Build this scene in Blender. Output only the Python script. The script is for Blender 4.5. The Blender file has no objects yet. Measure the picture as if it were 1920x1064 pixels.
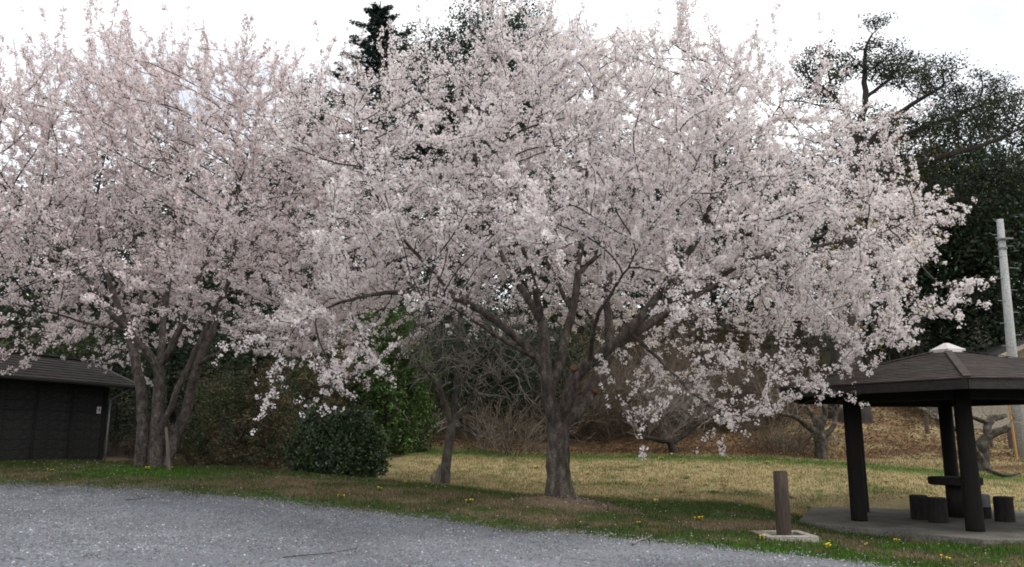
import bpy, bmesh, math, random
import numpy as np
from mathutils import Vector, Matrix
R = math.radians
random.seed(4); rng = np.random.default_rng(11)
scene = bpy.context.scene
COL = scene.collection

# ------------------------------------------------------------------ camera
PITCH = R(10.87); EYE = 1.6; F = 1500.0
cam_d = bpy.data.cameras.new('camera'); cam = bpy.data.objects.new('camera', cam_d); COL.objects.link(cam)
cam.location = (0, 0, EYE); cam.rotation_euler = (R(90) + PITCH, 0, 0)
cam_d.sensor_width = 36.0; cam_d.lens = F / 1920 * 36.0
cam_d.clip_start = .1; cam_d.clip_end = 3000
scene.camera = cam

# ------------------------------------------------------------------ sky: bright thin overcast, hints of blue
SUN_EL, SUN_AZ = R(50), R(112)          # azimuth from +Y towards +X
w = bpy.data.worlds.new('World'); scene.world = w; w.use_nodes = True
nt = w.node_tree; nt.nodes.clear()
o_ = nt.nodes.new('ShaderNodeOutputWorld'); bg = nt.nodes.new('ShaderNodeBackground')
sky = nt.nodes.new('ShaderNodeTexSky'); sky.sky_type = 'NISHITA'; sky.sun_disc = False
sky.sun_elevation = SUN_EL; sky.sun_rotation = SUN_AZ; sky.air_density = 1; sky.dust_density = 2
tc = nt.nodes.new('ShaderNodeTexCoord'); mp = nt.nodes.new('ShaderNodeMapping'); mp.inputs['Scale'].default_value = (1.3, 1.3, 3.2)
nz = nt.nodes.new('ShaderNodeTexNoise'); nz.inputs['Scale'].default_value = 1.6; nz.inputs['Detail'].default_value = 6; nz.inputs['Roughness'].default_value = .55
rp = nt.nodes.new('ShaderNodeValToRGB'); rp.color_ramp.elements[0].position = .34; rp.color_ramp.elements[1].position = .52
rp.color_ramp.elements[0].color = (.5, .5, .5, 1); rp.color_ramp.elements[1].color = (1, 1, 1, 1)
mx = nt.nodes.new('ShaderNodeMix'); mx.data_type = 'RGBA'; mx.inputs['B'].default_value = (12.6, 12.7, 13.0, 1)
nt.links.new(tc.outputs['Generated'], mp.inputs['Vector']); nt.links.new(mp.outputs[0], nz.inputs['Vector'])
nt.links.new(nz.outputs['Fac'], rp.inputs[0]); nt.links.new(rp.outputs[0], mx.inputs['Factor'])
nt.links.new(sky.outputs[0], mx.inputs['A']); nt.links.new(mx.outputs['Result'], bg.inputs[0])
bg.inputs[1].default_value = .1
nt.links.new(bg.outputs[0], o_.inputs[0])

sun_d = bpy.data.lights.new('sun', 'SUN'); sun = bpy.data.objects.new('sun', sun_d); COL.objects.link(sun)
sun_d.energy = 1.5; sun_d.angle = R(10); sun_d.color = (1, .95, .88)
sd = Vector((math.sin(SUN_AZ) * math.cos(SUN_EL), math.cos(SUN_AZ) * math.cos(SUN_EL), math.sin(SUN_EL)))
sun.rotation_euler = sd.to_track_quat('Z', 'Y').to_euler(); sun.location = (20, -20, 40)

scene.view_settings.view_transform = 'Standard'; scene.view_settings.look = 'None'
scene.view_settings.exposure = .3; scene.view_settings.gamma = 1
scene.render.engine = 'CYCLES'
scene.cycles.filter_width = 1.8; scene.cycles.max_bounces = 6; scene.cycles.transparent_max_bounces = 4

# ------------------------------------------------------------------ helpers
SP, CP = math.sin(PITCH), math.cos(PITCH)
def at(px, py, Y):
    """world point at depth Y seen at a photograph pixel"""
    v = (532 - py) / F; dy = CP - v * SP; t = Y / dy
    return Vector(((px - 960) / F * t, Y, EYE + (SP + v * CP) * t))
def tag(o, label=None, cat=None, group=None, kind=None):
    if label: o['label'] = label
    if cat: o['category'] = cat
    if group: o['group'] = group
    if kind: o['kind'] = kind
    return o
def empty(name, loc=(0, 0, 0), rz=0):
    o = bpy.data.objects.new(name, None); COL.objects.link(o); o.location = loc; o.rotation_euler.z = rz
    o.empty_display_size = .2
    return o
def link(name, me, parent=None):
    o = bpy.data.objects.new(name, me); COL.objects.link(o)
    if parent: o.parent = parent
    return o
def mesh_np(name, V, F_, mat, col=None, smooth=False):
    """F_: (n,k) int array or list of such arrays"""
    me = bpy.data.meshes.new(name)
    V = np.asarray(V, dtype=np.float32).reshape(-1, 3)
    Fs = [np.asarray(f, dtype=np.int32) for f in (F_ if isinstance(F_, list) else [F_]) if len(f)]
    idx = np.concatenate([f.ravel() for f in Fs]); tot = np.concatenate([np.full(len(f), f.shape[1], np.int32) for f in Fs])
    st = np.concatenate([[0], np.cumsum(tot)[:-1]]).astype(np.int32)
    me.vertices.add(len(V)); me.vertices.foreach_set('co', V.ravel())
    me.loops.add(len(idx)); me.loops.foreach_set('vertex_index', idx)
    me.polygons.add(len(tot)); me.polygons.foreach_set('loop_start', st); me.polygons.foreach_set('loop_total', tot)
    if smooth: me.polygons.foreach_set('use_smooth', np.ones(len(tot), bool))
    me.update(calc_edges=True); me.validate()
    if col is not None:
        a = me.color_attributes.new('col', 'FLOAT_COLOR', 'POINT')
        c = np.ones((len(V), 4), np.float32); c[:, :3] = col; a.data.foreach_set('color', c.ravel())
    me.materials.append(mat)
    return me
def bm_mesh(name, bm, mat, smooth=False):
    me = bpy.data.meshes.new(name); bmesh.ops.recalc_face_normals(bm, faces=bm.faces); bm.to_mesh(me); bm.free()
    if smooth:
        for p in me.polygons: p.use_smooth = True
    me.materials.append(mat); return me
def box_bm(x0, x1, y0, y1, z0, z1, bev=.006, bm=None, mtx=None):
    bm = bm or bmesh.new()
    r = bmesh.ops.create_cube(bm, size=1)
    vs = r['verts']
    bmesh.ops.scale(bm, vec=(x1 - x0, y1 - y0, z1 - z0), verts=vs)
    bmesh.ops.translate(bm, vec=((x0 + x1) / 2, (y0 + y1) / 2, (z0 + z1) / 2), verts=vs)
    if bev:
        es = list({e for v in vs for e in v.link_edges})
        r = bmesh.ops.bevel(bm, geom=es, offset=bev, segments=1, affect='EDGES')
        vs = list({v for f in r['faces'] for v in f.verts} | {v for v in vs if v.is_valid})
    if mtx is not None: bmesh.ops.transform(bm, matrix=mtx, verts=vs)
    return bm
def beam(p, q, wd, ht, bev=.006, bm=None):
    """box from p to q, width wd sideways, height ht upright"""
    p, q = Vector(p), Vector(q); d = q - p; L = d.length; y = d.normalized()
    x = y.cross(Vector((0, 0, 1)));
    if x.length < 1e-4: x = Vector((1, 0, 0))
    x.normalize(); z = x.cross(y)
    m = Matrix((x, y, z)).transposed().to_4x4(); m.translation = p
    return box_bm(-wd / 2, wd / 2, 0, L, -ht / 2, ht / 2, bev, bm, m)
def lathe(prof, n=16, wob=0, seed=0):
    bm = bmesh.new(); rnd = random.Random(seed); rings = []
    ph = [rnd.uniform(-wob, wob) for _ in range(n)]
    for r, z in prof:
        rings.append([bm.verts.new((r * (1 + ph[i] + rnd.uniform(-wob, wob) * .4) * math.cos(2 * math.pi * i / n), r * (1 + ph[i]) * math.sin(2 * math.pi * i / n), z)) for i in range(n)])
    for a, b in zip(rings, rings[1:]):
        for i in range(n): bm.faces.new((a[i], a[(i + 1) % n], b[(i + 1) % n], b[i]))
    bm.faces.new(rings[0][::-1]); bm.faces.new(rings[-1])
    return bm
def nrm(a): return a / np.maximum(np.linalg.norm(a, axis=-1, keepdims=True), 1e-9)
_g = np.random.default_rng(77).random((64, 64))
def vnoise(x, y):
    x = np.asarray(x, float); y = np.asarray(y, float)
    i = np.floor(x).astype(int); j = np.floor(y).astype(int); u = x - i; v = y - j; u = u * u * (3 - 2 * u); v = v * v * (3 - 2 * v)
    g = lambda a, b: _g[a % 64, b % 64]
    return (g(i, j) * (1 - u) + g(i + 1, j) * u) * (1 - v) + (g(i, j + 1) * (1 - u) + g(i + 1, j + 1) * u) * v
def fbm(x, y, o=4): return sum(vnoise(x * 2 ** k + 7.3 * k, y * 2 ** k + 3.1 * k) * .5 ** k for k in range(o)) / sum(.5 ** k for k in range(o))
def sstep(a, b, x): t = np.clip((x - a) / (b - a), 0, 1); return t * t * (3 - 2 * t)

# ------------------------------------------------------------------ materials
def mat_base(name):
    m = bpy.data.materials.new(name); m.use_nodes = True; n = m.node_tree
    return m, n, n.nodes['Principled BSDF'], n.nodes['Material Output']
def mat_noise(name, c1, c2, scale=8, rough=.8, bump=.3, stretch=(1, 1, 1), detail=6, dist=.02, c3=None, spec=.3, fine=0):
    m, n, b, out = mat_base(name); L = n.links.new
    t = n.nodes.new('ShaderNodeTexCoord'); mp = n.nodes.new('ShaderNodeMapping'); mp.inputs['Scale'].default_value = stretch
    L(t.outputs['Object'], mp.inputs[0])
    nz = n.nodes.new('ShaderNodeTexNoise'); nz.inputs['Scale'].default_value = scale; nz.inputs['Detail'].default_value = detail; nz.inputs['Roughness'].default_value = .62
    L(mp.outputs[0], nz.inputs['Vector'])
    r = n.nodes.new('ShaderNodeValToRGB'); e = r.color_ramp.elements
    e[0].position = .33; e[1].position = .68; e[0].color = (*c1, 1); e[1].color = (*c2, 1)
    if c3: k = e.new(.52); k.color = (*c3, 1)
    L(nz.outputs['Fac'], r.inputs[0])
    src = r.outputs[0]
    if fine:
        n2 = n.nodes.new('ShaderNodeTexNoise'); n2.inputs['Scale'].default_value = fine; n2.inputs['Detail'].default_value = 3; L(t.outputs['Object'], n2.inputs['Vector'])
        r2 = n.nodes.new('ShaderNodeMapRange'); r2.inputs[1].default_value = .3; r2.inputs[2].default_value = .7; r2.inputs[3].default_value = .55; r2.inputs[4].default_value = 1.4
        L(n2.outputs['Fac'], r2.inputs[0])
        mm = n.nodes.new('ShaderNodeVectorMath'); mm.operation = 'SCALE'; L(src, mm.inputs[0]); L(r2.outputs[0], mm.inputs['Scale']); src = mm.outputs[0]
    L(src, b.inputs['Base Color'])
    b.inputs['Roughness'].default_value = rough; b.inputs['Specular IOR Level'].default_value = spec
    if bump:
        bp = n.nodes.new('ShaderNodeBump'); bp.inputs['Strength'].default_value = bump; bp.inputs['Distance'].default_value = dist
        L(nz.outputs['Fac'], bp.inputs['Height']); L(bp.outputs[0], b.inputs['Normal'])
    return m
def mat_leaf(name, trans=.3, rough=.55, spec=.3):
    """colour of each leaf or petal from its own attribute, thin and letting some light through"""
    m, n, b, out = mat_base(name); L = n.links.new
    a = n.nodes.new('ShaderNodeAttribute'); a.attribute_name = 'col'
    L(a.outputs['Color'], b.inputs['Base Color']); b.inputs['Roughness'].default_value = rough; b.inputs['Specular IOR Level'].default_value = spec
    tr = n.nodes.new('ShaderNodeBsdfTranslucent'); L(a.outputs['Color'], tr.inputs[0])
    mx = n.nodes.new('ShaderNodeMixShader'); mx.inputs[0].default_value = trans
    L(b.outputs[0], mx.inputs[1]); L(tr.outputs[0], mx.inputs[2]); L(mx.outputs[0], out.inputs[0])
    return m
def mat_ground(name, fine_scale=30, lo=.4, hi=1.55, bump=.6):
    m, n, b, out = mat_base(name); L = n.links.new
    a = n.nodes.new('ShaderNodeAttribute'); a.attribute_name = 'col'; t = n.nodes.new('ShaderNodeTexCoord')
    n2 = n.nodes.new('ShaderNodeTexNoise'); n2.inputs['Scale'].default_value = fine_scale; n2.inputs['Detail'].default_value = 8; n2.inputs['Roughness'].default_value = .7
    L(t.outputs['Object'], n2.inputs['Vector'])
    r2 = n.nodes.new('ShaderNodeMapRange'); r2.inputs[1].default_value = .3; r2.inputs[2].default_value = .7; r2.inputs[3].default_value = lo; r2.inputs[4].default_value = hi
    L(n2.outputs['Fac'], r2.inputs[0]); mm = n.nodes.new('ShaderNodeVectorMath'); mm.operation = 'SCALE'
    L(a.outputs['Color'], mm.inputs[0]); L(r2.outputs[0], mm.inputs['Scale']); L(mm.outputs[0], b.inputs['Base Color'])
    b.inputs['Roughness'].default_value = .95; b.inputs['Specular IOR Level'].default_value = .1
    bp = n.nodes.new('ShaderNodeBump'); bp.inputs['Strength'].default_value = bump; bp.inputs['Distance'].default_value = .03
    L(n2.outputs['Fac'], bp.inputs['Height']); L(bp.outputs[0], b.inputs['Normal'])
    return m
M = {}
M['bark'] = mat_noise('cherry_bark', (.03, .025, .021), (.165, .143, .122), 9, .9, .9, (1, 1, .35), 8, .03, (.08, .065, .055), .15, fine=38)
M['bark_l'] = mat_noise('pale_cherry_bark', (.035, .029, .025), (.15, .127, .11), 11, .9, .7, (1, 1, .6), 8, .015, (.08, .067, .058), .15, fine=30)
M['twig'] = mat_noise('twig_bark', (.028, .021, .019), (.075, .06, .055), 12, .9, 0)
M['bare'] = mat_noise('bare_bark', (.028, .025, .021), (.12, .107, .09), 9, .9, .4, (1, 1, .5), 6, .01)
M['pale_twig'] = mat_noise('pale_twig', (.14, .122, .105), (.32, .29, .255), 9, .9, 0)
M['brown_twig'] = mat_noise('brown_twig', (.06, .047, .036), (.19, .15, .11), 9, .9, 0)
M['lichen_bark'] = mat_noise('lichen_bark', (.022, .02, .017), (.14, .132, .11), 7, .95, .7, (1, 1, .6), 8, .03, (.065, .055, .046), .1)
M['dark_bark'] = mat_noise('dark_bark', (.018, .015, .013), (.06, .05, .043), 5, .9, .6, (1, 1, .3), 6, .05)
M['blossom'] = mat_leaf('blossom_petal', .44, .7, .1)
M['leaf'] = mat_leaf('foliage_leaf', .22, .5, .35)
M['gloss_leaf'] = mat_leaf('glossy_leaf', .12, .32, .5)
M['grass'] = mat_leaf('grass_blade', .3, .8, .1)
M['ground'] = mat_ground('earth_and_turf')
M['gravel'] = mat_ground('crushed_gravel', 22, .72, 1.25, .4)
M['stone'] = mat_leaf('gravel_stone', 0, .85, .25)
M['roof'] = mat_noise('asphalt_shingle', (.034, .027, .024), (.07, .056, .05), 3.5, .9, .3, fine=60)
M['dark_wood'] = mat_noise('dark_stained_wood', (.004, .0035, .003), (.011, .009, .0075), 6, .8, .4, (6, 6, .5), 6, .006, spec=.25)
M['fascia'] = mat_noise('fascia_paint', (.014, .012, .011), (.03, .025, .023), 5, .7, .2, (3, 3, 3), 6, .004)
M['stool'] = mat_noise('dark_log', (.006, .005, .0045), (.022, .019, .017), 7, .85, .5, (3, 3, .6), 6, .01)
M['stool_lit'] = mat_noise('sunlit_log', (.1, .1, .105), (.2, .2, .21), 7, .9, .4, (3, 3, .6))  # log in the sun: the light is put into this paler colour
M['bollard'] = mat_noise('bollard_wood', (.03, .021, .017), (.085, .062, .05), 8, .85, .5, (5, 5, .5), 6, .01)
M['bollard_cut'] = mat_noise('bollard_end_grain', (.03, .025, .022), (.07, .06, .05), 20, .9, .3)
M['concrete'] = mat_noise('old_concrete', (.075, .072, .06), (.17, .162, .14), 1.6, .9, .3, fine=30)
M['concrete_pole'] = mat_noise('pole_concrete', (.26, .265, .26), (.36, .365, .36), 3, .8, .15, (2, 2, .4), fine=30)
M['kerb'] = mat_noise('pale_concrete', (.26, .235, .2), (.4, .37, .33), 6, .9, .3, fine=50)
M['cap'] = mat_noise('weathered_metal_cap', (.5, .47, .45), (.64, .61, .59), 4, .5, .1)
M['siding'] = mat_noise('dark_siding', (.01, .0115, .0105), (.042, .045, .041), 5, .8, .4, (1, 1, 12), 6, .006, spec=.2, fine=30)
M['batten'] = mat_noise('siding_batten', (.007, .007, .007), (.016, .015, .014), 5, .8, .3, (6, 6, .6))
M['shed_roof'] = mat_noise('shed_roofing', (.024, .02, .019), (.055, .047, .044), 3, .85, .3, fine=40)
M['grey_metal'] = mat_noise('grey_metal', (.13, .135, .14), (.2, .205, .21), 5, .5, .05, spec=.5)
M['white'] = mat_noise('white_enamel', (.62, .62, .6), (.72, .72, .7), 5, .5, 0)
M['black'] = mat_noise('black_ink', (.01, .01, .01), (.02, .02, .02), 5, .6, 0)
M['plaster'] = mat_noise('beige_plaster', (.3, .265, .205), (.38, .335, .27), 1.2, .9, .1, fine=20)
M['house_roof'] = mat_noise('house_roofing', (.03, .03, .032), (.06, .06, .062), 4, .7, .2)
M['yellow'] = mat_noise('faded_yellow_paint', (.36, .2, .05), (.45, .26, .07), 6, .7, .1)
M['post'] = mat_noise('grey_brown_post', (.055, .04, .035), (.12, .09, .075), 9, .9, .4, (3, 3, .6))
M['stake'] = mat_noise('weathered_stake', (.09, .075, .062), (.2, .17, .14), 9, .9, .3, (3, 3, .5))
M['slat'] = mat_noise('brown_slat', (.05, .035, .025), (.1, .072, .052), 9, .85, .3, (1, 6, 6))
M['cut_wood'] = mat_noise('cut_wood', (.09, .05, .032), (.15, .08, .05), 14, .9, .2)
M['rag'] = mat_noise('red_scrap', (.16, .03, .025), (.24, .05, .04), 14, .8, 0)

# ------------------------------------------------------------------ terrain
CTRL = []
def cp(px, py, Y): p = at(px, py, Y); CTRL.append(tuple(p))
plane = lambda x, y: -.05 * x + .012 * y
for x in (-14, -7, 0, 5, 12):
    for y in (-4, 3, 8): CTRL.append((x, y, plane(x, y)))
EDGE_PX = [(-160, 899, 16.4), (0, 905, 16.0), (200, 911, 15.7), (400, 924, 15.3), (600, 944, 14.7), (780, 964, 14.0), (960, 988, 13.1), (1200, 1010, 12.5), (1400, 1028, 11.9), (1500, 1040, 11.5), (1620, 1054, 11.0), (1760, 1074, 10.4)]
for e in EDGE_PX: cp(*e)
for e in [(0, 869, 18.6), (200, 870, 18.2), (400, 879, 18.0), (600, 892, 17.9), (720, 904, 17.7), (850, 915, 17.2), (1000, 936, 16.3), (1052, 938, 15.5), (1120, 950, 15.4),
          (1300, 955, 16.0), (1450, 962, 16.0), (1460, 1004, 13.3), (1700, 1050, 11.6), (1920, 1040, 11.8),
          (0, 872, 22), (150, 871, 23), (285, 864, 24), (450, 884, 21), (630, 897, 19.6), (700, 905, 19.0), (835, 911, 18.4),
          (760, 842, 26), (905, 842, 27), (1000, 905, 20), (1265, 850, 27), (1300, 915, 19.5), (1540, 860, 25.5), (1400, 925, 19), (1840, 882, 24), (1700, 930, 19), (2000, 930, 20),
          (1450, 800, 31), (1300, 815, 31), (1100, 826, 31), (1700, 772, 34), (1650, 742, 38), (1900, 815, 31), (2050, 800, 34), (600, 845, 27), (300, 850, 28)]: cp(*e)
PC = np.array([8.66, 15.9])                                          # pavilion centre
SLAB = .05
for a in range(6):
    CTRL.append((PC[0] + 3.0 * math.cos(a * 1.047), PC[1] + 3.0 * math.sin(a * 1.047), SLAB - .1))
CTRL.append((PC[0], PC[1], SLAB - .1))
for x, y, z in [(-24, 30, 2.2), (-10, 36, 3.2), (2, 38, 4.2), (12, 44, 6), (26, 42, 5), (-28, 52, 7), (-8, 52, 8), (8, 54, 9), (26, 56, 9), (-28, 18, 1.6), (28, 14, -.6), (-30, 64, 10.5), (0, 66, 12), (30, 66, 12)]: CTRL.append((x, y, z))
CTRL = np.array(CTRL)
def _tps(P, z, lam=.02):
    n = len(P); d2 = ((P[:, None] - P[None]) ** 2).sum(-1); K = .5 * d2 * np.log(d2 + 1e-9)
    A = np.zeros((n + 3, n + 3)); A[:n, :n] = K + lam * np.eye(n); A[:n, n] = 1; A[:n, n + 1:] = P; A[n, :n] = 1; A[n + 1:, :n] = P.T
    return np.linalg.solve(A, np.concatenate([z, np.zeros(3)]))
_W = _tps(CTRL[:, :2], CTRL[:, 2])
def H(x, y):
    x = np.atleast_1d(np.asarray(x, float)); y = np.atleast_1d(np.asarray(y, float)); sh = x.shape
    q = np.stack([np.clip(x, -32, 32).ravel(), np.clip(y, -4, 68).ravel()], 1); out = np.empty(len(q)); n = len(CTRL)
    for s in range(0, len(q), 20000):
        c = q[s:s + 20000]; d2 = ((c[:, None] - CTRL[None, :, :2]) ** 2).sum(-1)
        out[s:s + 20000] = (.5 * d2 * np.log(d2 + 1e-9)) @ _W[:n] + _W[n] + c @ _W[n + 1:]
    return out.reshape(sh)
def h1(x, y): return float(H(x, y)[0])
EDGE = np.array([at(*e)[:] for e in EDGE_PX])[:, :2]
EDGE = np.vstack([[-40, 16.9], EDGE, [7, 8.8], [9, 6.5], [40, 1]])
def edgeY(x): return np.interp(x, EDGE[:, 0], EDGE[:, 1]) + .35 * (fbm(np.asarray(x) * 1.3, np.asarray(x) * 0 + 3.7) - .5) + .12 * (fbm(np.asarray(x) * 9, np.asarray(x) * 0 + 1.7) - .5)
CREST = np.array([at(*e)[:] for e in [(-200, 869, 18.6), (0, 869, 18.6), (200, 870, 18.2), (400, 879, 18.0), (600, 892, 17.9), (720, 904, 17.7), (850, 915, 17.2), (1000, 936, 16.6), (1150, 942, 16.6), (1300, 948, 16.6), (1500, 965, 16.4)]])[:, :2]
def crestY(x): return np.interp(x, CREST[:, 0], CREST[:, 1])
TREE = at(1052, 938, 15.5); LTREE = at(288, 868, 18.0)

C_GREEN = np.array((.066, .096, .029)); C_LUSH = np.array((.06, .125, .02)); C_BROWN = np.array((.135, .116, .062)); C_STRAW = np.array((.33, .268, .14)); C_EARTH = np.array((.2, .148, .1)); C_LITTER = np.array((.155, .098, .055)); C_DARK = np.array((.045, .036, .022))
def turf(x, y):
    """albedo of the turf and the soil at x, y"""
    e = edgeY(x); c = crestY(x); n1 = fbm(x * .8, y * 1.6); n2 = fbm(x * 2.3 + 9, y * 3.1 + 4); n3 = fbm(x * 6 + 2, y * 7)
    t = (y - e) / np.maximum(c - e, .5)
    mixc = lambda a, b, f: a * (1 - f[..., None]) + b * f[..., None]
    g = sstep(.44, .56, n2 * .5 + n1 * .5 + .20 * sstep(.35, 1.0, t) + .1 * sstep(.25, 0, t) - .02 + .03 * sstep(1, 4, x))
    out = mixc(np.broadcast_to(C_BROWN, x.shape + (3,)), np.broadcast_to(C_GREEN, x.shape + (3,)), g)
    ear = sstep(.56, .64, fbm(x * .9 + 20, y * 2.2 + 5)) * sstep(.05, .3, t) * sstep(.95, .6, t)
    out = mixc(out, C_EARTH * np.ones(3), ear * .8)
    lush = np.exp(-((x - LTREE.x - .5) ** 2 / 2.4 + (y - LTREE.y + .9) ** 2 / .35)); out = mixc(out, C_LUSH, np.clip(lush * 1.3, 0, 1))
    br = sstep(5.2, 3.4, np.hypot(x - 6.6, (y - 11.4) * 2.0)) * sstep(.42, .52, n2); out = mixc(out, C_LUSH * .9, br * .9)
    # soil ring round the big trunk
    d = np.hypot(x - TREE.x - .25, y - TREE.y + .25); out = mixc(out, C_EARTH * .85, sstep(1.25, .55, d + (n2 - .5) * .9))
    # lawn beyond the crest
    L = sstep(0, .7, y - c - .15 + (n2 - .5) * .8)
    lawn = mixc(np.broadcast_to(C_STRAW, x.shape + (3,)), np.broadcast_to(C_GREEN * 1.25, x.shape + (3,)), sstep(.55, .68, n1 * .55 + n2 * .45) * .7)
    lawn = mixc(lawn, C_LUSH * .95, sstep(.63, .68, n3) * .55)
    yb = np.interp(x, [-12, -3, 4, 9, 14, 20], [25.0, 25.6, 26.2, 24.6, 22.4, 21])          # fresh green strip at the hill's foot
    lawn = mixc(lawn, C_LUSH * .95, np.exp(-((y - yb) / .85) ** 2) * (.5 + .8 * n2))
    lit = sstep(.6, 1.7, y - yb + (n2 - .5) * 1.2)
    lawn = mixc(lawn, C_LITTER * (.8 + .5 * n3[..., None]), lit)
    lawn = mixc(lawn, C_STRAW * .85, lit * sstep(9, 12, x) * sstep(.40, .55, n1))
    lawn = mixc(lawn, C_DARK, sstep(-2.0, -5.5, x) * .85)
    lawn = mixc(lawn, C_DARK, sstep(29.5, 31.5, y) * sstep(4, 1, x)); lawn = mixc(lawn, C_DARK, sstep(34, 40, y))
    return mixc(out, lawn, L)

def grid(xs, ys):
    X, Y = np.meshgrid(xs, ys); nx, ny = len(xs), len(ys)
    i = np.arange(nx * ny).reshape(ny, nx); f = np.stack([i[:-1, :-1], i[:-1, 1:], i[1:, 1:], i[1:, :-1]], -1).reshape(-1, 4)
    return X, Y, f
xs = np.concatenate([np.linspace(-420, -34, 12), np.arange(-32, -16, .7), np.arange(-16, 17, .16), np.arange(17, 33, .7), np.linspace(34, 420, 12)])
ys = np.concatenate([np.linspace(-200, -6, 8), np.arange(-4, 9, .8), np.arange(9, 29, .16), np.arange(29, 46, .45), np.arange(46, 70, 1.5), np.linspace(72, 520, 10)])
X, Y, f = grid(xs, ys)
Z = H(X, Y) + .05 * (fbm(X * 1.1, Y * 1.1) - .5) * (Y > 9) + .03 * (fbm(X * 4, Y * 4) - .5)
dT = np.hypot(X - TREE.x, Y - TREE.y); Z += .1 * np.exp(-(dT / .7) ** 2)
Z -= .05 * sstep(0, -.6, Y - edgeY(X))
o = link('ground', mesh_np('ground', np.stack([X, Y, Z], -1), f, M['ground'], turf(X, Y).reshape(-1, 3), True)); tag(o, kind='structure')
def gz(x, y):
    x = np.atleast_1d(np.asarray(x, float)); y = np.atleast_1d(np.asarray(y, float))
    return H(x, y) + .05 * (fbm(x * 1.1, y * 1.1) - .5) * (y > 9) + .03 * (fbm(x * 4, y * 4) - .5) + .1 * np.exp(-(((x - TREE.x) ** 2 + (y - TREE.y) ** 2) / .49))

# gravel lot: sheet that ends on a ragged edge
ts = np.linspace(0, 1, 90) ** .8
gx = np.concatenate([np.linspace(-60, -15, 12), np.arange(-14.5, 7.1, .12), np.linspace(7.6, 40, 12)])
Xg, Tg = np.meshgrid(gx, ts); Yg = -30 + (edgeY(Xg) + 30) * (1 - (1 - Tg) ** 2.2)
Zg = H(Xg, Yg) + .006 + .025 * (fbm(Xg * 1.5, Yg * 1.5) - .5) - .035 * sstep(.25, 0, edgeY(Xg) - Yg)
i = np.arange(Xg.size).reshape(Xg.shape); f = np.stack([i[:-1, :-1], i[:-1, 1:], i[1:, 1:], i[1:, :-1]], -1).reshape(-1, 4)
n = fbm(Xg * .5, Yg * .9)[..., None]
gc = np.array((.158, .166, .183)) * (.6 + .85 * n); gc = gc * (1 - .35 * sstep(.9, .1, edgeY(Xg) - Yg)[..., None]) + np.array((.05, .045, .02)) * .5 * sstep(.9, .1, edgeY(Xg) - Yg)[..., None]
o = link('gravel_lot', mesh_np('gravel_lot', np.stack([Xg, Yg, Zg], -1), f, M['gravel'], gc.reshape(-1, 3), True)); tag(o, kind='structure')

# loose stones (nobody could count them)
def scatter_xy(n, x0, x1, y0, y1, keep): 
    x = rng.uniform(x0, x1, n); y = rng.uniform(y0, y1, n); k = keep(x, y) & (np.abs(x) < .7 * y + .8); return x[k], y[k]
gx_, gy_ = scatter_xy(135000, -13, 7, 7.2, 16.6, lambda x, y: (y < edgeY(x) + rng.normal(0, .14, len(x)) * (1 + 2 * (rng.random(len(x)) > .8))) & (rng.random(len(x)) < .45 + 1.1 * sstep(.3, .62, fbm(x * .8 + 4, y * 1.5))))
ns = len(gx_)
base = np.array([(1, 0, -.1), (.1, 1, -.1), (-1, .1, -.1), (-.1, -1, -.1), (.25, .2, .75)])
fb = np.array([(0, 1, 4), (1, 2, 4), (2, 3, 4), (3, 0, 4)])
a = rng.uniform(0, 6.28, ns); s = (.008 + .014 * rng.random(ns) ** 2.2)[:, None, None]
v = base[None] + rng.uniform(-.35, .35, (ns, 5, 3)) * np.array((1, 1, .5)); c_, s_ = np.cos(a)[:, None], np.sin(a)[:, None]
v = np.stack([v[..., 0] * c_ - v[..., 1] * s_, v[..., 0] * s_ + v[..., 1] * c_, v[..., 2]], -1) * s
v += np.stack([gx_, gy_, H(gx_, gy_) + .008 + .025 * (fbm(gx_ * 1.5, gy_ * 1.5) - .5)], -1)[:, None]
cs = np.array((.17, .178, .196)) * (.45 + .5 * fbm(gx_ * .5, gy_ * .9) + .6 * fbm(gx_ * 3.5, gy_ * 5))[:, None] * (.45 + 1.0 * rng.random((ns, 1)) ** 1.3 + (rng.random((ns, 1)) > .97) * 1.3) * (1 + .06 * rng.normal(0, 1, (ns, 3)))
o = link('gravel_stones', mesh_np('gravel_stones', v, (fb[None] + 5 * np.arange(ns)[:, None, None]).reshape(-1, 3), M['stone'], np.repeat(np.clip(cs, .02, .65), 5, 0)))
tag(o, 'loose grey crushed stones lying over the gravel lot', 'gravel', kind='stuff')

# grass blades
def blades(n, x0, x1, y0, y1, hgt, wid, keep, name, label, cfun, lean=.6):
    x, y = scatter_xy(n, x0, x1, y0, y1, keep); k = len(x)
    z = gz(x, y) - .012; a = rng.uniform(0, 6.28, k); h = hgt * (.35 + .9 * rng.random(k) ** 1.5) * (.6 + .9 * fbm(x * 2, y * 2)); wd = wid * (.6 + .8 * rng.random(k))
    la = rng.uniform(0, 6.28, k); ln = lean * rng.random(k) * h
    p = np.stack([x, y, z], -1); sx = np.stack([np.cos(a) * wd, np.sin(a) * wd, 0 * a], -1)
    tip = p + np.stack([np.cos(la) * ln, np.sin(la) * ln, h], -1)
    V = np.stack([p - sx, p + sx, tip], 1); c = cfun(x, y)
    f = np.arange(3 * k).reshape(-1, 3)
    return tag(link(name, mesh_np(name, V, f, M['grass'], np.repeat(c, 3, 0))), label, 'grass', kind='stuff')
def cf(x, y): return np.clip(turf(x, y) * (.75 + .9 * rng.random((len(x), 1)) ** 1.5 * 1.3 - .2) * (1 + .12 * rng.normal(0, 1, (len(x), 3))), .01, .5)
PA = R(-114.5)
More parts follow.
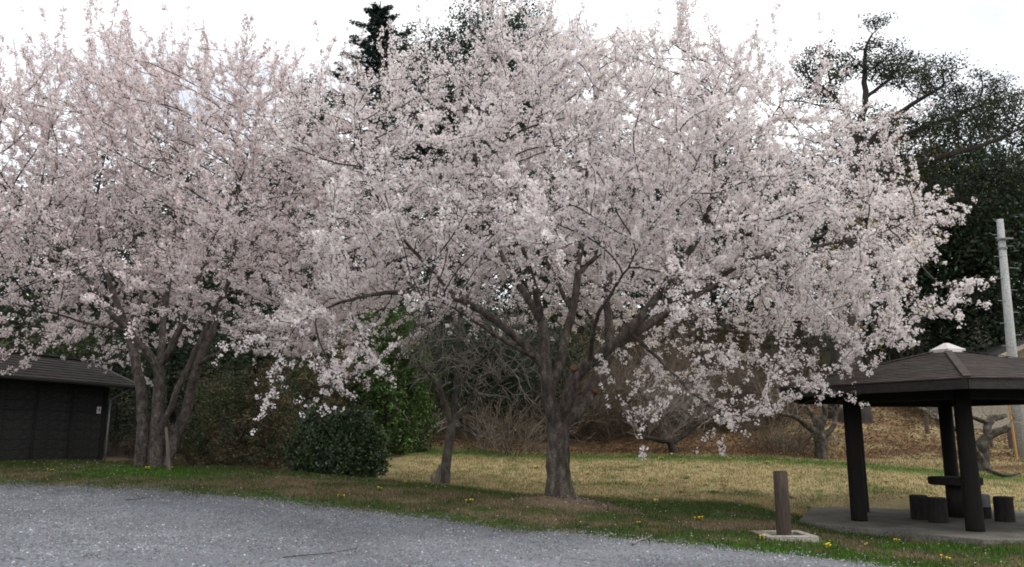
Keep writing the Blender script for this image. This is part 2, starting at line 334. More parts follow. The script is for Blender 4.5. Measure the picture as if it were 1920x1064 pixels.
def hexd(x, y): return np.max([(x - PC[0]) * math.cos(PA + (k + .5) * math.pi / 3) + (y - PC[1]) * math.sin(PA + (k + .5) * math.pi / 3) for k in range(6)], axis=0)
offpav = lambda x, y: (hexd(x, y) > 2.86) & (np.maximum(abs(x - 4.48), abs(y - 13.2)) > .42)
def on_verge(x, y): return (y > edgeY(x) + rng.normal(-.08, .3, len(x))) & (y < crestY(x) + .9) & offpav(x, y) & (np.hypot(x - TREE.x - .2, y - TREE.y + .2) > .55 + .5 * rng.random(len(x)))
blades(480000, -14, 13, 8.5, 19.6, .065, .0075, on_verge, 'verge_grass', 'short green and brown grass on the verge along the gravel', cf)
blades(190000, -5.5, 18, 15.8, 28.5, .075, .009, lambda x, y: (y > crestY(x) + .3) & offpav(x, y) & (x > -2.6 - .8 * rng.random(len(x))), 'lawn_grass', 'dry straw coloured grass on the lawn behind the big cherry', cf, .9)

# ------------------------------------------------------------------ tree growth
def chain(pts, step, par, base=None):
    """resample (pos, radius) control points, returns list of pos, parent offset, radius"""
    P = [np.array(p[0][:]) for p in pts]; r = [p[1] for p in pts]
    d = [0]
    for a, b in zip(P, P[1:]): d.append(d[-1] + np.linalg.norm(b - a))
    n = max(2, int(round(d[-1] / step)) + 1); t = np.linspace(0, d[-1], n); P = np.array(P); d = np.array(d)
    # Catmull-like smoothing by finely blurring the polyline
    q = np.stack([np.interp(t, d, P[:, k]) for k in range(3)], 1); rr = np.interp(t, d, r)
    if n > 5:
        for _ in range(2): q[1:-1] = .25 * q[:-2] + .5 * q[1:-1] + .25 * q[2:]
        q[1:-1] += rng.normal(0, step * .05, (n - 2, 3))
    return q, rr
class Skel:
    def __init__(s): s.p, s.par, s.r = [], [], []
    def add(s, pts, step=.16):
        """pts: (pos, radius); the first one is snapped to the nearest node already there"""
        if s.p:
            A = np.array(s.p); k = int(np.argmin(((A - np.array(pts[0][0][:])) ** 2).sum(1))); pts = [(Vector(A[k]), pts[0][1])] + list(pts[1:])
        q, rr = chain(pts, step, None)
        st = 0
        if s.p: prev = k; st = 1
        else: prev = -1
        for i in range(st, len(q)):
            s.p.append(q[i]); s.par.append(prev); s.r.append(rr[i]); prev = len(s.p) - 1
    def root(s, pts, step=.16):
        q, rr = chain(pts, step, None); prev = -1
        for i in range(len(q)): s.p.append(q[i]); s.par.append(prev); s.r.append(rr[i]); prev = len(s.p) - 1
def colonize(P, par, A, step, di, dk, iters, up=0., jit=.12, start=0, inertia=0.):
    P = [np.array(P)]; par = list(par); nb = np.zeros(len(par) + 60000, int)
    Pall = P[0]
    D = np.full(len(A), 1e9); I = np.zeros(len(A), int); alive = np.ones(len(A), bool)
    def upd(new, off):
        for s in range(0, len(new), 256):
            c = new[s:s + 256]; d = ((A[:, None] - c[None]) ** 2).sum(-1); j = d.argmin(1); dm = d[np.arange(len(A)), j]; b = dm < D
            D[b] = dm[b]; I[b] = j[b] + off + s
    upd(Pall[start:], start)
    for it in range(iters):
        alive &= D > dk * dk
        act = alive & (D < di * di)
        if not act.any(): break
        ids = I[act]; dirs = nrm(A[act] - Pall[ids]); u, inv = np.unique(ids, return_inverse=True)
        S = np.zeros((len(u), 3)); np.add.at(S, inv, dirs); S = nrm(S) + rng.normal(0, jit, S.shape); S[:, 2] += up
        pu = np.array(par)[u]; S += inertia * np.where((pu >= 0)[:, None], nrm(Pall[u] - Pall[np.maximum(pu, 0)]), 0)
        ok = nb[u] < 3; u = u[ok]; S = nrm(S[ok])
        if len(u) == 0: break
        new = Pall[u] + S * step; nb[u] += 1
        off = len(Pall); Pall = np.vstack([Pall, new]); par += list(u); upd(new, off)
        if len(Pall) > 45000: break
    return Pall, np.array(par)
def radii(par, hand, tip=.005, ex=2.4):
    n = len(par); acc = np.zeros(n)
    for i in range(n - 1, -1, -1):
        r = acc[i] ** (1 / ex) if acc[i] > 0 else tip
        if i < len(hand): r = hand[i]
        acc[i] = r ** ex
        if par[i] >= 0: acc[par[i]] += r ** ex
    r = acc ** (1 / ex)
    for i in range(n):
        if par[i] >= 0 and r[i] > r[par[i]]: r[i] = r[par[i]]
    return r
def tubes(P, par, r, sel, sides, rough=0.):
    """mesh data of the segments that end in the selected nodes"""
    n = len(P); par = np.asarray(par); d = np.zeros((n, 3)); has = par >= 0
    d[has] = nrm(P[has] - P[par[has]])
    mainc = np.full(n, -1); order = np.argsort(r)
    for i in order:
        if par[i] >= 0: mainc[par[i]] = i
    k = mainc >= 0; d2 = d.copy(); d2[k] = nrm(d[k] + d[mainc[k]]); root = (~has) & k; d2[root] = d[mainc[root]]
    def ring(c, dr, rad, ids):
        ref = np.array((.31, .93, .17)); x = nrm(np.cross(dr, ref)); y = np.cross(dr, x); a = np.arange(sides) * 2 * math.pi / sides
        rr = rad[:, None] * np.ones(sides)
        if rough: rr = rr * (1 + rough * np.sin(a[None] * 3 + c[:, 2:3] * 1.7) + rough * .8 * np.sin(a[None] * 5 - c[:, 2:3] * 3.1 + 1) + rough * .6 * rng.normal(0, 1, rr.shape))
        return c[:, None] + rr[..., None] * (np.cos(a)[None, :, None] * x[:, None] + np.sin(a)[None, :, None] * y[:, None])
    idx = np.where(sel & has)[0]; V1 = ring(P[idx], d2[idx], r[idx], idx)
    pos = np.full(n, -1); pos[idx] = np.arange(len(idx))
    p = par[idx]; cont = (mainc[p] == idx) & (pos[p] >= 0)
    ex = np.where(~cont)[0]; V0 = ring(P[p[ex]] if len(ex) else np.zeros((0, 3)), np.where((par[p[ex]] < 0)[:, None], d2[p[ex]], d[idx[ex]]), np.where((mainc[p[ex]] == idx[ex]), r[p[ex]], np.minimum(r[idx[ex]] * 1.12, r[p[ex]])), ex)
    V = np.concatenate([V1.reshape(-1, 3), V0.reshape(-1, 3)])
    b = np.empty(len(idx), int); b[cont] = pos[p[cont]] * sides; b[ex] = len(idx) * sides + np.arange(len(ex)) * sides
    t = np.arange(len(idx)) * sides; j = np.arange(sides); jn = (j + 1) % sides
    F4 = np.stack([b[:, None] + j, b[:, None] + jn, t[:, None] + jn, t[:, None] + j], -1).reshape(-1, 4)
    tips = np.where(mainc[idx] < 0)[0]; caps = (t[tips][:, None] + j)
    return V, [F4, caps]
def wood(root, P, par, r, thick, mat, twig_mat, s1=12, s2=4, rough=.04, names=('trunk', 'twigs')):
    sel = r >= thick
    if sel.any():
        V, Fc = tubes(P, par, r, sel, s1, rough); link(names[0], mesh_np(names[0], V, Fc, mat, None, True), root)
    if (~sel).any():
        V, Fc = tubes(P, par, r, ~sel, s2); tag(link(names[1], mesh_np(names[1], V, Fc, twig_mat, None, True), root), kind='stuff')
def twiglets(P, par, r, prob, length, nseg, rmax, up=.25, tip=.0025, spread=.9, outc=None):
    """short shoots off thin nodes"""
    n = len(P); d = np.zeros((n, 3)); h = par >= 0; d[h] = nrm(P[h] - P[par[h]])
    src = np.where((r < rmax) & h)[0]; src = np.repeat(src, rng.poisson(prob, len(src)))
    dr = d[src] + rng.normal(0, spread * .6, (len(src), 3)); dr[:, 2] += up
    if outc is not None: dr += .45 * nrm(P[src] - outc)
    dr = nrm(dr); L = length * (.5 + rng.random(len(src))); cur = P[src]; pp = src
    Ps, ps, rs = [P], [par], [r]; off = n
    for k in range(nseg):
        dr = nrm(dr + rng.normal(0, .16, dr.shape) + np.array((0, 0, up * .25))); cur = cur + dr * (L / nseg)[:, None]
        Ps.append(cur); ps.append(pp); rs.append(np.full(len(src), tip + (.0045 - tip) * (1 - (k + 1) / nseg))); pp = off + np.arange(len(src)); off += len(src)
    return np.concatenate(Ps), np.concatenate(ps), np.concatenate(rs)
PETAL = np.array([(1, 0, .3), (.05, .95, .02), (-1, .1, .3), (-.1, -1, .05)])
def blossoms(C, per, rc, size, col, var=.1):
    """ball clusters of small cupped flowers at the points C"""
    k = len(C); n = k * per; cid = np.repeat(np.arange(k), per)
    out = nrm(rng.normal(0, 1, (n, 3)) + np.array((0, 0, .1))); pos = C[cid] + out * (rc * (.45 + .75 * rng.random(n)))[:, None]
    ax = nrm(out + rng.normal(0, .35, (n, 3))); x = nrm(np.cross(ax, rng.normal(0, 1, (n, 3)))); y = np.cross(ax, x); s = (size * (.7 + .6 * rng.random(n)))[:, None, None]
    T = PETAL[None] * (1 + rng.uniform(-.28, .28, (n, 4, 3)))
    V = pos[:, None] + s * (T[..., 0:1] * x[:, None] + T[..., 1:2] * y[:, None] + T[..., 2:3] * ax[:, None])
    c = col(C)[cid] * (1 + var * rng.normal(0, 1, (n, 1))) * (1 + .02 * rng.normal(0, 1, (n, 3)))
    return V.reshape(-1, 3), np.arange(n * 4).reshape(-1, 4), np.repeat(np.clip(c, .05, .93), 4, 0)
def leaves(C, nper, rad, ln, wd, col, var=.25, flat=0., droop=0., cvar=.12):
    """lance-shaped leaves spread round the points C"""
    k = len(C); n = k * nper; cid = np.repeat(np.arange(k), nper)
    rad = np.asarray(rad) * np.ones(3)
    off = rng.normal(0, .5, (n, 3)) * rad; pos = C[cid] + off
    ax = nrm(rng.normal(0, 1, (n, 3)) * np.array((1, 1, 1 - flat)) + .5 * nrm(off) - np.array((0, 0, droop))); up = nrm(rng.normal(0, .6, (n, 3)) + np.array((0, 0, 1)) * (.4 + flat)); x = nrm(np.cross(ax, up)); nn = np.cross(x, ax)
    l = (ln * (.6 + .7 * rng.random(n)))[:, None]; w_ = (wd * (.7 + .6 * rng.random(n)))[:, None]
    V = np.stack([pos - ax * l * .5, pos + x * w_ * .5 + nn * w_ * .15, pos + ax * l * .5 - nn * l * .08, pos - x * w_ * .5 + nn * w_ * .15], 1)
    cb = col(pos) if callable(col) else np.asarray(col)[None]
    c = cb * (1 + var * rng.normal(0, 1, (k, 1)))[cid] * (1 + var * rng.normal(0, 1, (n, 1))) * (1 + cvar * rng.normal(0, 1, (n, 3)))
    return V.reshape(-1, 3), np.arange(n * 4).reshape(-1, 4), np.repeat(np.clip(c, .004, .6), 4, 0)
def envelope(n, base, prof, zmin, shell=.5, box=9):
    """points in a crown: prof rows are (z, right, left, depth), zmin(rho) is its underside"""
    prof = np.array(prof); out = []; tot = 0
    while tot < n:
        q = rng.uniform(-1, 1, (n * 3, 3)) * np.array((box, box, 1)); q[:, 2] = rng.uniform(prof[0, 0], prof[-1, 0], len(q))
        rt, lf, dp = (np.interp(q[:, 2], prof[:, 0], prof[:, k]) for k in (1, 2, 3)); rx = np.where(q[:, 0] > 0, rt, lf)
        ang = np.arctan2(q[:, 1], q[:, 0]); lump = 1 + .10 * np.sin(ang * 5 + q[:, 2] * 1.3) + .08 * np.sin(ang * 9 - q[:, 2] * 2.1)
        rho = np.sqrt((q[:, 0] / rx) ** 2 + (q[:, 1] / dp) ** 2) / lump
        k = (rho < 1) & (q[:, 2] > zmin(rho, ang)) & (rng.random(len(q)) < np.clip(shell + (1 - shell) * rho ** 1.5 + .35 * sstep(prof[-1, 0] * .6, prof[-1, 0], q[:, 2]), 0, 1))
        out.append(q[k]); tot += k.sum()
    return np.concatenate(out)[:n] + np.array(base[:])

# ------------------------------------------------------------------ the big cherry
def A_(px, py, Y, r): return (at(px, py, Y), r)
S = Skel()
S.add([A_(1053, 954, 15.5, .50), A_(1052, 940, 15.5, .40), A_(1050, 922, 15.5, .315), A_(1048, 890, 15.5, .262), A_(1046, 830, 15.5, .255), A_(1046, 796, 15.5, .265)], .11)
fork = A_(1046, 792, 15.5, .2)
S.add([fork, A_(1033, 775, 15.45, .16), A_(1027, 740, 15.4, .152), A_(1023, 690, 15.4, .145), A_(1021, 640, 15.5, .122), A_(1018, 600, 15.6, .115), A_(990, 560, 15.8, .085), A_(950, 500, 16, .065), A_(905, 400, 16.3, .05), A_(890, 270, 16.5, .03), A_(870, 170, 16.6, .012)])
S.add([A_(1025, 690, 15.4, .1), A_(1000, 665, 15.3, .095), A_(960, 625, 15.1, .088), A_(915, 590, 14.8, .082), A_(860, 560, 14.4, .07), A_(790, 548, 14.0, .058), A_(720, 548, 13.7, .042), A_(640, 565, 13.4, .028), A_(560, 605, 13.2, .014)])
S.add([A_(860, 560, 14.4, .05), A_(800, 500, 14.2, .04), A_(740, 430, 14, .03), A_(690, 340, 13.8, .02), A_(670, 250, 13.7, .012)])
S.add([A_(1018, 600, 15.6, .08), A_(1005, 550, 15.1, .07), A_(985, 480, 14.5, .05), A_(960, 400, 13.9, .036), A_(960, 300, 13.5, .024), A_(940, 200, 13.3, .012)])
S.add([A_(1030, 740, 15.4, .12), A_(1050, 680, 15.7, .112), A_(1060, 630, 15.9, .1), A_(1080, 560, 16.1, .09), A_(1085, 490, 16.2, .08), A_(1095, 420, 16.4, .06), A_(1100, 330, 16.5, .045), A_(1110, 230, 16.6, .03), A_(1120, 120, 16.6, .012)])
S.add([A_(1083, 510, 16.2, .06), A_(1130, 470, 16.5, .055), A_(1200, 440, 17, .05), A_(1260, 380, 17.4, .04), A_(1330, 260, 17.6, .02)])
S.add([A_(1060, 630, 15.9, .08), A_(1075, 590, 16.8, .07), A_(1040, 520, 17.8, .05), A_(990, 420, 18.6, .03), A_(960, 330, 19, .015)])
S.add([fork, A_(1057, 772, 15.3, .15), A_(1068, 740, 15.2, .145), A_(1076, 705, 15.1, .14), A_(1108, 674, 15.0, .13), A_(1150, 650, 14.9, .128), A_(1190, 610, 14.8, .118), A_(1225, 570, 14.7, .108), A_(1270, 500, 14.6, .08), A_(1310, 450, 14.5, .066), A_(1335, 380, 14.4, .052), A_(1340, 310, 14.3, .042), A_(1345, 230, 14.3, .03), A_(1375, 130, 14.2, .012)])
S.add([A_(1225, 570, 14.7, .08), A_(1290, 555, 14.3, .068), A_(1370, 505, 14, .055), A_(1450, 472, 13.8, .046), A_(1550, 458, 13.5, .032), A_(1650, 440, 13.3, .02), A_(1730, 400, 13.2, .01)])
S.add([A_(1335, 380, 14.4, .04), A_(1400, 290, 14.2, .03), A_(1470, 190, 14, .018)])
S.add([fork, A_(1078, 778, 15.65, .16), A_(1107, 740, 15.8, .152), A_(1126, 695, 16, .14), A_(1150, 650, 16.2, .125), A_(1210, 612, 16.4, .102), A_(1260, 582, 16.6, .088), A_(1330, 540, 16.9, .062), A_(1420, 500, 17.2, .042), A_(1540, 440, 17.5, .024), A_(1640, 380, 17.6, .012)])
S.add([A_(1135, 668, 16.1, .1), A_(1142, 605, 16.5, .098), A_(1135, 560, 16.7, .088), A_(1150, 500, 17, .068), A_(1180, 400, 17.4, .05), A_(1205, 290, 17.8, .03), A_(1230, 180, 17.9, .012)])
S.add([A_(1180, 625, 15.0, .05), A_(1230, 668, 14.8, .036), A_(1270, 708, 14.5, .03), A_(1310, 750, 14.2, .02), A_(1360, 775, 13.9, .012), A_(1425, 792, 13.7, .006)])
S.add([A_(1240, 590, 16.5, .05), A_(1330, 615, 15.6, .036), A_(1450, 632, 15, .026), A_(1560, 645, 14.6, .016), A_(1660, 640, 14.4, .008)])
S.add([A_(1100, 680, 15.1, .06), A_(1110, 640, 14.3, .05), A_(1120, 590, 13.4, .04), A_(1160, 530, 12.6, .028), A_(1200, 460, 12, .014)])
S.add([A_(1000, 665, 15.3, .055), A_(960, 650, 14.6, .045), A_(900, 610, 13.6, .032), A_(840, 570, 12.8, .02), A_(780, 560, 12.2, .01)])
P0, par0, hand = np.array(S.p), np.array(S.par), np.array(S.r) * .87
prof = [(1.3, 4.4, 3.4, 2.4), (2.0, 5.0, 5.4, 4.0), (2.9, 6.0, 5.5, 4.8), (4.2, 7.1, 5.1, 5.0), (5.4, 7.2, 4.9, 4.8), (6.5, 6.5, 5.5, 4.2), (7.4, 5.1, 5.1, 3.4), (8.1, 3.8, 3.8, 2.7), (8.7, 2.6, 1.9, 1.9), (9.15, 1.2, .8, .9)]
def zmin(rho, a): return np.interp(rho, [0, .35, .6, .85, 1], [4.5, 4.2, 3.8, 2.9, 2.5]) + .3 * np.sin(a * 4 + 1) + .25 * np.sin(a * 7)
AT = envelope(5600, TREE, prof, zmin, .35)
lx = AT[:, 0] - TREE.x; AT = AT[~((lx > -3.4) & (lx < 1.2) & (AT[:, 2] - TREE.z < 3.75))]
hang = np.concatenate([np.array(at(px, py, Yd)[:]) + rng.normal(0, .22, (nn, 3)) for px, py, Yd, nn in [(1170, 720, 14.6, 6), (1230, 735, 14.4, 8), (1290, 760, 14.2, 14), (1350, 772, 14, 14), (1405, 785, 13.8, 11), (1200, 690, 15, 6), (1320, 690, 14.4, 14), (1420, 680, 14.4, 18), (1500, 690, 14.4, 16), (1560, 680, 14.4, 14), (620, 690, 13, 20), (560, 720, 13, 16), (500, 690, 13.2, 12), (690, 670, 13.3, 18), (1690, 640, 14.2, 8), (1620, 655, 14, 14)]])
AT = np.concatenate([AT, hang])
P, par = colonize(P0, par0, AT, .17, 3.2, .27, 160, .04, .08, 12, .55)
r = radii(par, hand, .0072)
cen = np.array((TREE.x, TREE.y, TREE.z + 4.2))
P2, par2, r2 = twiglets(P, par, r, .85, .52, 3, .02, .25, spread=.6, outc=cen)
def shoots(P, par, r, n, zlo, L):
    k = np.where((P[:, 2] > zlo) & (r < .012))[0]; k = k[rng.permutation(len(k))[:n]]; q = P.copy(); rr = np.full(len(P), 1.); rr[k] = 0
    return twiglets(P, par, np.where(rr == 0, r, np.inf), 1.0, L, 5, 1, .9, .0035, .35)[:2], k
def add_shoots(P, par, r, n, zlo, L):
    (Pn, pn), k = shoots(P, par, r, n, zlo, L); return Pn, pn, np.concatenate([r, np.full(len(Pn) - len(P), .0042)])
P2, par2, r2 = add_shoots(P2, par2, r2, 240, TREE.z + 7.2, .95)
tree = empty('cherry_tree', TREE); tag(tree, 'wide cherry tree in full pale blossom, single thick trunk on the verge beside the gravel', 'tree')
inv = np.array(TREE[:])
wood(tree, P2 - inv, par2, r2, .022, M['bark'], M['twig'], 12, 3, .045)
for px, py, Yd, rr in [(1076, 690, 14.95, .06), (1116, 733, 15.72, .05)]:               # sawn-off limb ends
    c = at(px, py, Yd); o = link('sawn_stub', bm_mesh('sawn_stub', lathe([(rr * 1.2, -.1), (rr * 1.1, 0), (rr, .045)], 12, .06), M['cut_wood']), tree); o.location = c - TREE; o.rotation_euler = (R(75), 0, R(-12))
def bloom_points(P, par, r, rmax, dens, skip=0.):
    h = (par >= 0) & (r < rmax); i = np.where(h)[0]; a, b = P[par[i]], P[i]; L = np.linalg.norm(b - a, axis=1)
    n = rng.poisson(L * dens); k = np.repeat(np.arange(len(i)), n); t = rng.random(len(k))[:, None]
    return a[k] * (1 - t) + b[k] * t + rng.normal(0, .022, (len(k), 3))
B = bloom_points(P2, par2, r2, .0125, 13.5)
print('main nodes', len(P), len(P2), 'clusters', len(B))
B = B[rng.random(len(B)) < .3 + .85 * sstep(.34, .5, fbm(B[:, 0] * 1.1 + B[:, 1] * .6, B[:, 2] * 1.2 + B[:, 1] * .5))]
if len(B) > 46000: B = B[rng.permutation(len(B))[:46000]]
print('kept', len(B))
def colm(C): return np.array((.86, .79, .78))[None] * (1 + .06 * (fbm(C[:, 0] * .9, C[:, 2] * .9 + C[:, 1] * .3) - .5))[:, None]
V, f, c = blossoms(B, 7, .053, .0224, colm)
tag(link('blossom', mesh_np('blossom', V - inv, f, M['blossom'], c), tree), kind='stuff')
# young bronze-green leaves, most of them at the tips of the right side
k = rng.random(len(B)) < .045; Lp = B[k]
V1 = leaves(Lp, 3, .05, .06, .02, (.12, .095, .03), .2)
tips = np.where((P2[:, 0] > TREE.x + 5.3) & (r2 < .004))[0]; tips = tips[rng.random(len(tips)) < .13]
V2 = leaves(P2[tips], 7, .1, .085, .03, (.2, .16, .03), .2)
tag(link('young_leaves', mesh_np('young_leaves', np.concatenate([V1[0], V2[0]]) - inv, np.concatenate([V1[1], V2[1] + len(V1[0])]), M['leaf'], np.concatenate([V1[2], V2[2]])), tree), kind='stuff')

# ------------------------------------------------------------------ the many-stemmed cherry by the shed
S = Skel()
S.root([A_(264, 880, 18.0, .24), A_(266, 866, 18, .2), A_(268, 800, 18, .17), A_(267, 740, 18, .155), A_(255, 680, 18.1, .13), A_(240, 620, 18.2, .11), A_(215, 560, 18.4, .09), A_(190, 480, 18.6, .06), A_(180, 380, 18.7, .04), A_(205, 250, 18.8, .025), A_(230, 130, 18.9, .01)])
S.root([A_(290, 880, 17.95, .25), A_(291, 866, 17.95, .21), A_(293, 800, 17.95, .175), A_(298, 730, 17.95, .155), A_(300, 690, 17.95, .15), A_(275, 660, 17.7, .1), A_(245, 625, 17.5, .09), A_(200, 580, 17.2, .08), A_(160, 520, 17, .062), A_(100, 440, 16.8, .045), A_(30, 370, 16.6, .028), A_(-70, 290, 16.5, .012)])
S.root([A_(312, 880, 18.1, .2), A_(314, 862, 18.1, .17), A_(330, 810, 18.15, .155), A_(352, 770, 18.2, .15), A_(362, 710, 18.2, .14), A_(375, 672, 18.25, .13), A_(395, 630, 18.3, .115), A_(415, 570, 18.4, .1), A_(430, 520, 18.6, .072), A_(450, 420, 18.8, .05), A_(440, 300, 19, .03), A_(450, 180, 19.1, .012)])
S.add([A_(299, 700, 17.95, .1), A_(304, 640, 18.2, .1), A_(308, 580, 18.4, .09), A_(322, 500, 18.6, .06), A_(330, 400, 18.8, .042), A_(312, 250, 19, .022), A_(320, 120, 19.1, .01)])
S.add([A_(300, 690, 17.95, .1), A_(318, 660, 17.8, .098), A_(340, 610, 17.6, .088), A_(368, 535, 17.4, .07), A_(400, 440, 17.2, .05), A_(455, 330, 17, .03), A_(490, 190, 16.9, .012)])
S.add([A_(375, 678, 18.2, .07), A_(412, 662, 17.8, .06), A_(452, 638, 17.6, .05), A_(520, 594, 17.3, .038), A_(590, 550, 17.1, .022), A_(640, 500, 17, .01)])
S.add([A_(300, 815, 17.9, .095), A_(318, 770, 17.75, .088), A_(337, 718, 17.65, .083), A_(366, 660, 17.6, .077), A_(395, 600, 17.5, .07), A_(422, 540, 17.4, .058), A_(470, 460, 17.2, .04), A_(540, 380, 17, .022), A_(580, 290, 16.9, .01)])
S.add([A_(245, 625, 17.5, .05), A_(180, 610, 16.9, .036), A_(110, 590, 16.4, .026), A_(30, 570, 16, .014)])
S.add([A_(240, 620, 18.2, .06), A_(270, 540, 19, .05), A_(250, 440, 19.8, .036), A_(240, 330, 20.4, .02), A_(250, 220, 20.8, .01)])
P0, par0, hand = np.array(S.p), np.array(S.par), np.array(S.r) * .78
prof = [(1.6, 3.2, 4.5, 2.6), (2.6, 4.6, 5.4, 4.4), (4, 4.9, 6.2, 5), (5.5, 4.6, 6.2, 4.8), (7.0, 4.2, 6.2, 4.0), (8.1, 3.5, 5.6, 3.0), (8.9, 2.6, 4.2, 2.1), (9.4, 1.6, 2.4, 1.2)]
def zmin(rho, a): return np.interp(rho, [0, .35, .6, .85, 1], [5.0, 4.7, 4.0, 2.9, 2.4]) + .35 * np.sin(a * 4 + 2) + .25 * np.sin(a * 7 + 1)
AT = envelope(4700, LTREE, prof, zmin, .35)
AT = np.concatenate([AT] + [np.array(at(px, py, Yd)[:]) + rng.normal(0, .2, (nn, 3)) for px, py, Yd, nn in [(20, 650, 16.4, 16), (80, 660, 16.6, 14), (130, 640, 16.8, 12), (60, 620, 16.4, 14), (165, 610, 17.2, 10), (560, 640, 16.6, 20), (500, 660, 16.8, 12)]])
P, par = colonize(P0, par0, AT, .19, 3.4, .31, 160, .08, .08, 24, .55)
r = radii(par, hand, .0068)
cen = np.array((LTREE.x, LTREE.y, LTREE.z + 4.5))
P2, par2, r2 = twiglets(P, par, r, .85, .6, 3, .02, .4, spread=.6, outc=cen)
P2, par2, r2 = add_shoots(P2, par2, r2, 220, LTREE.z + 7.0, 1.1)
tree = empty('cherry_tree', LTREE); tag(tree, 'dusky pink cherry tree with several slim stems beside the dark shed', 'tree')
inv = np.array(LTREE[:])
wood(tree, P2 - inv, par2, r2, .024, M['bark_l'], M['twig'], 12, 3, .02)
B = bloom_points(P2, par2, r2, .013, 11)
print('left nodes', len(P), len(P2), 'clusters', len(B))
B = B[rng.random(len(B)) < .3 + .85 * sstep(.34, .5, fbm(B[:, 0] * 1.0 + B[:, 1] * .6, B[:, 2] * 1.1 + B[:, 1] * .5))]
B = B[np.abs(B[:, 0]) < .75 * B[:, 1]]
if len(B) > 34000: B = B[rng.permutation(len(B))[:34000]]
def coll(C): return np.array((.81, .72, .712))[None] * (1 + .06 * (fbm(C[:, 0] * .9, C[:, 2] * .9 + C[:, 1] * .3) - .5))[:, None]
V, f, c = blossoms(B, 7, .055, .0234, coll)
tag(link('blossom', mesh_np('blossom', V - inv, f, M['blossom'], c), tree), kind='stuff')
k = rng.random(len(B)) < .09; V1 = leaves(B[k], 3, .05, .06, .02, (.15, .075, .045), .2)
tag(link('young_leaves', mesh_np('young_leaves', V1[0] - inv, V1[1], M['leaf'], V1[2]), tree), kind='stuff')
del P2, par2, r2, V, B

# ------------------------------------------------------------------ bare trees and shrubs
def put(root): return np.array(root.location[:])
def bare_tree(name, label, cat, base, chains, att, thick, step, di, dk, twp, twl, mat, twmat, group=None, up=.05, rough=.05, tip=.004, tw2=0, sides=10, thin=1.8):
    S = Skel(); S.add(chains[0], step)
    for c in chains[1:]: S.add(c, step)
    P, par = colonize(np.array(S.p), np.array(S.par), att, step, di, dk, 90, up, .2, 3)
    r = radii(par, np.array(S.r), tip, 2.3)
    if twp: P, par, r = twiglets(P, par, r, twp, twl, 3, .03, up)
    if tw2: P, par, r = twiglets(P, par, r, tw2, twl * .6, 2, .006, up)
    r = np.where(r < thick, np.minimum(r * thin, thick * .9), r)
    t = empty(name, base); tag(t, label, cat, group)
    wood(t, P - np.array(base[:]), par, r, thick, mat, twmat, sides, 3, rough); return t
def blob(c, rad, n): q = nrm(rng.normal(0, 1, (n, 3))) * rng.random((n, 1)) ** .4; return np.array(c[:]) + q * np.array(rad)
b = at(835, 911, 18.4)
bare_tree('bare_tree', 'small leafless grey tree with pale lichened branches left of the big cherry trunk', 'tree', b,
    [[A_(832, 925, 18.4, 0.164), A_(833, 908, 18.4, 0.127), A_(838, 860, 18.4, 0.111), A_(846, 800, 18.4, 0.098)],
     [A_(846, 800, 18.4, 0.066), A_(838, 760, 18.2, 0.053), A_(820, 720, 18, 0.041), A_(795, 690, 17.9, 0.029), A_(765, 660, 17.8, 0.012)],
     [A_(838, 770, 18.2, 0.041), A_(825, 720, 18.5, 0.033), A_(822, 640, 18.6, 0.021)],
     [A_(846, 800, 18.4, 0.082), A_(853, 750, 18.4, 0.070), A_(858, 690, 18.5, 0.053), A_(860, 620, 18.6, 0.033), A_(862, 560, 18.7, 0.012)],
     [A_(853, 740, 18.4, 0.049), A_(875, 700, 18.3, 0.041), A_(920, 660, 18.1, 0.029), A_(955, 615, 18, 0.012)],
     [A_(850, 790, 18.4, 0.049), A_(880, 770, 18.6, 0.041), A_(910, 740, 18.8, 0.033), A_(960, 700, 19, 0.021), A_(990, 670, 19.1, 0.008)],
     [A_(878, 772, 18.6, 0.025), A_(890, 720, 18.3, 0.025), A_(925, 690, 18.1, 0.016), A_(950, 640, 18, 0.008)]],
    np.concatenate([blob(at(870, 640, 18.4), (1.8, 1.6, 1.1), 200), blob(at(930, 690, 18.4), (1.2, 1.2, .8), 110), blob(at(800, 690, 18.2), (.8, 1, .7), 50)]), .02, .14, 2, .2, 1.2, .4, M['bare'], M['pale_twig'], up=.12, tip=.0045, thin=2.2)
b = at(1265, 853, 27)
bare_tree('plum_tree', 'low bare plum tree with brushy twig crown on the green strip', 'tree', b,
    [[A_(1265, 862, 27, 0.177), A_(1263, 845, 27, 0.150), A_(1258, 830, 27, 0.136)], [A_(1258, 830, 27, 0.109), A_(1235, 825, 26.8, 0.088), A_(1210, 820, 26.6, 0.054), A_(1190, 815, 26.5, 0.027)],
     [A_(1258, 830, 27, 0.109), A_(1285, 815, 27.2, 0.088), A_(1300, 800, 27.2, 0.068), A_(1330, 790, 27, 0.027)], [A_(1285, 815, 27.2, 0.068), A_(1295, 780, 27.5, 0.054), A_(1300, 750, 27.8, 0.020)], [A_(1235, 825, 26.8, 0.068), A_(1240, 780, 27, 0.048), A_(1235, 740, 27.2, 0.020)]],
    np.concatenate([blob(at(1260, 770, 27.2), (1.7, 1.5, 1.0), 220)]), .03, .16, 2, .2, 2.2, .5, M['dark_bark'], M['pale_twig'], up=.4, rough=.08, tip=.006, thin=2.4)
b = at(1540, 863, 25.5)
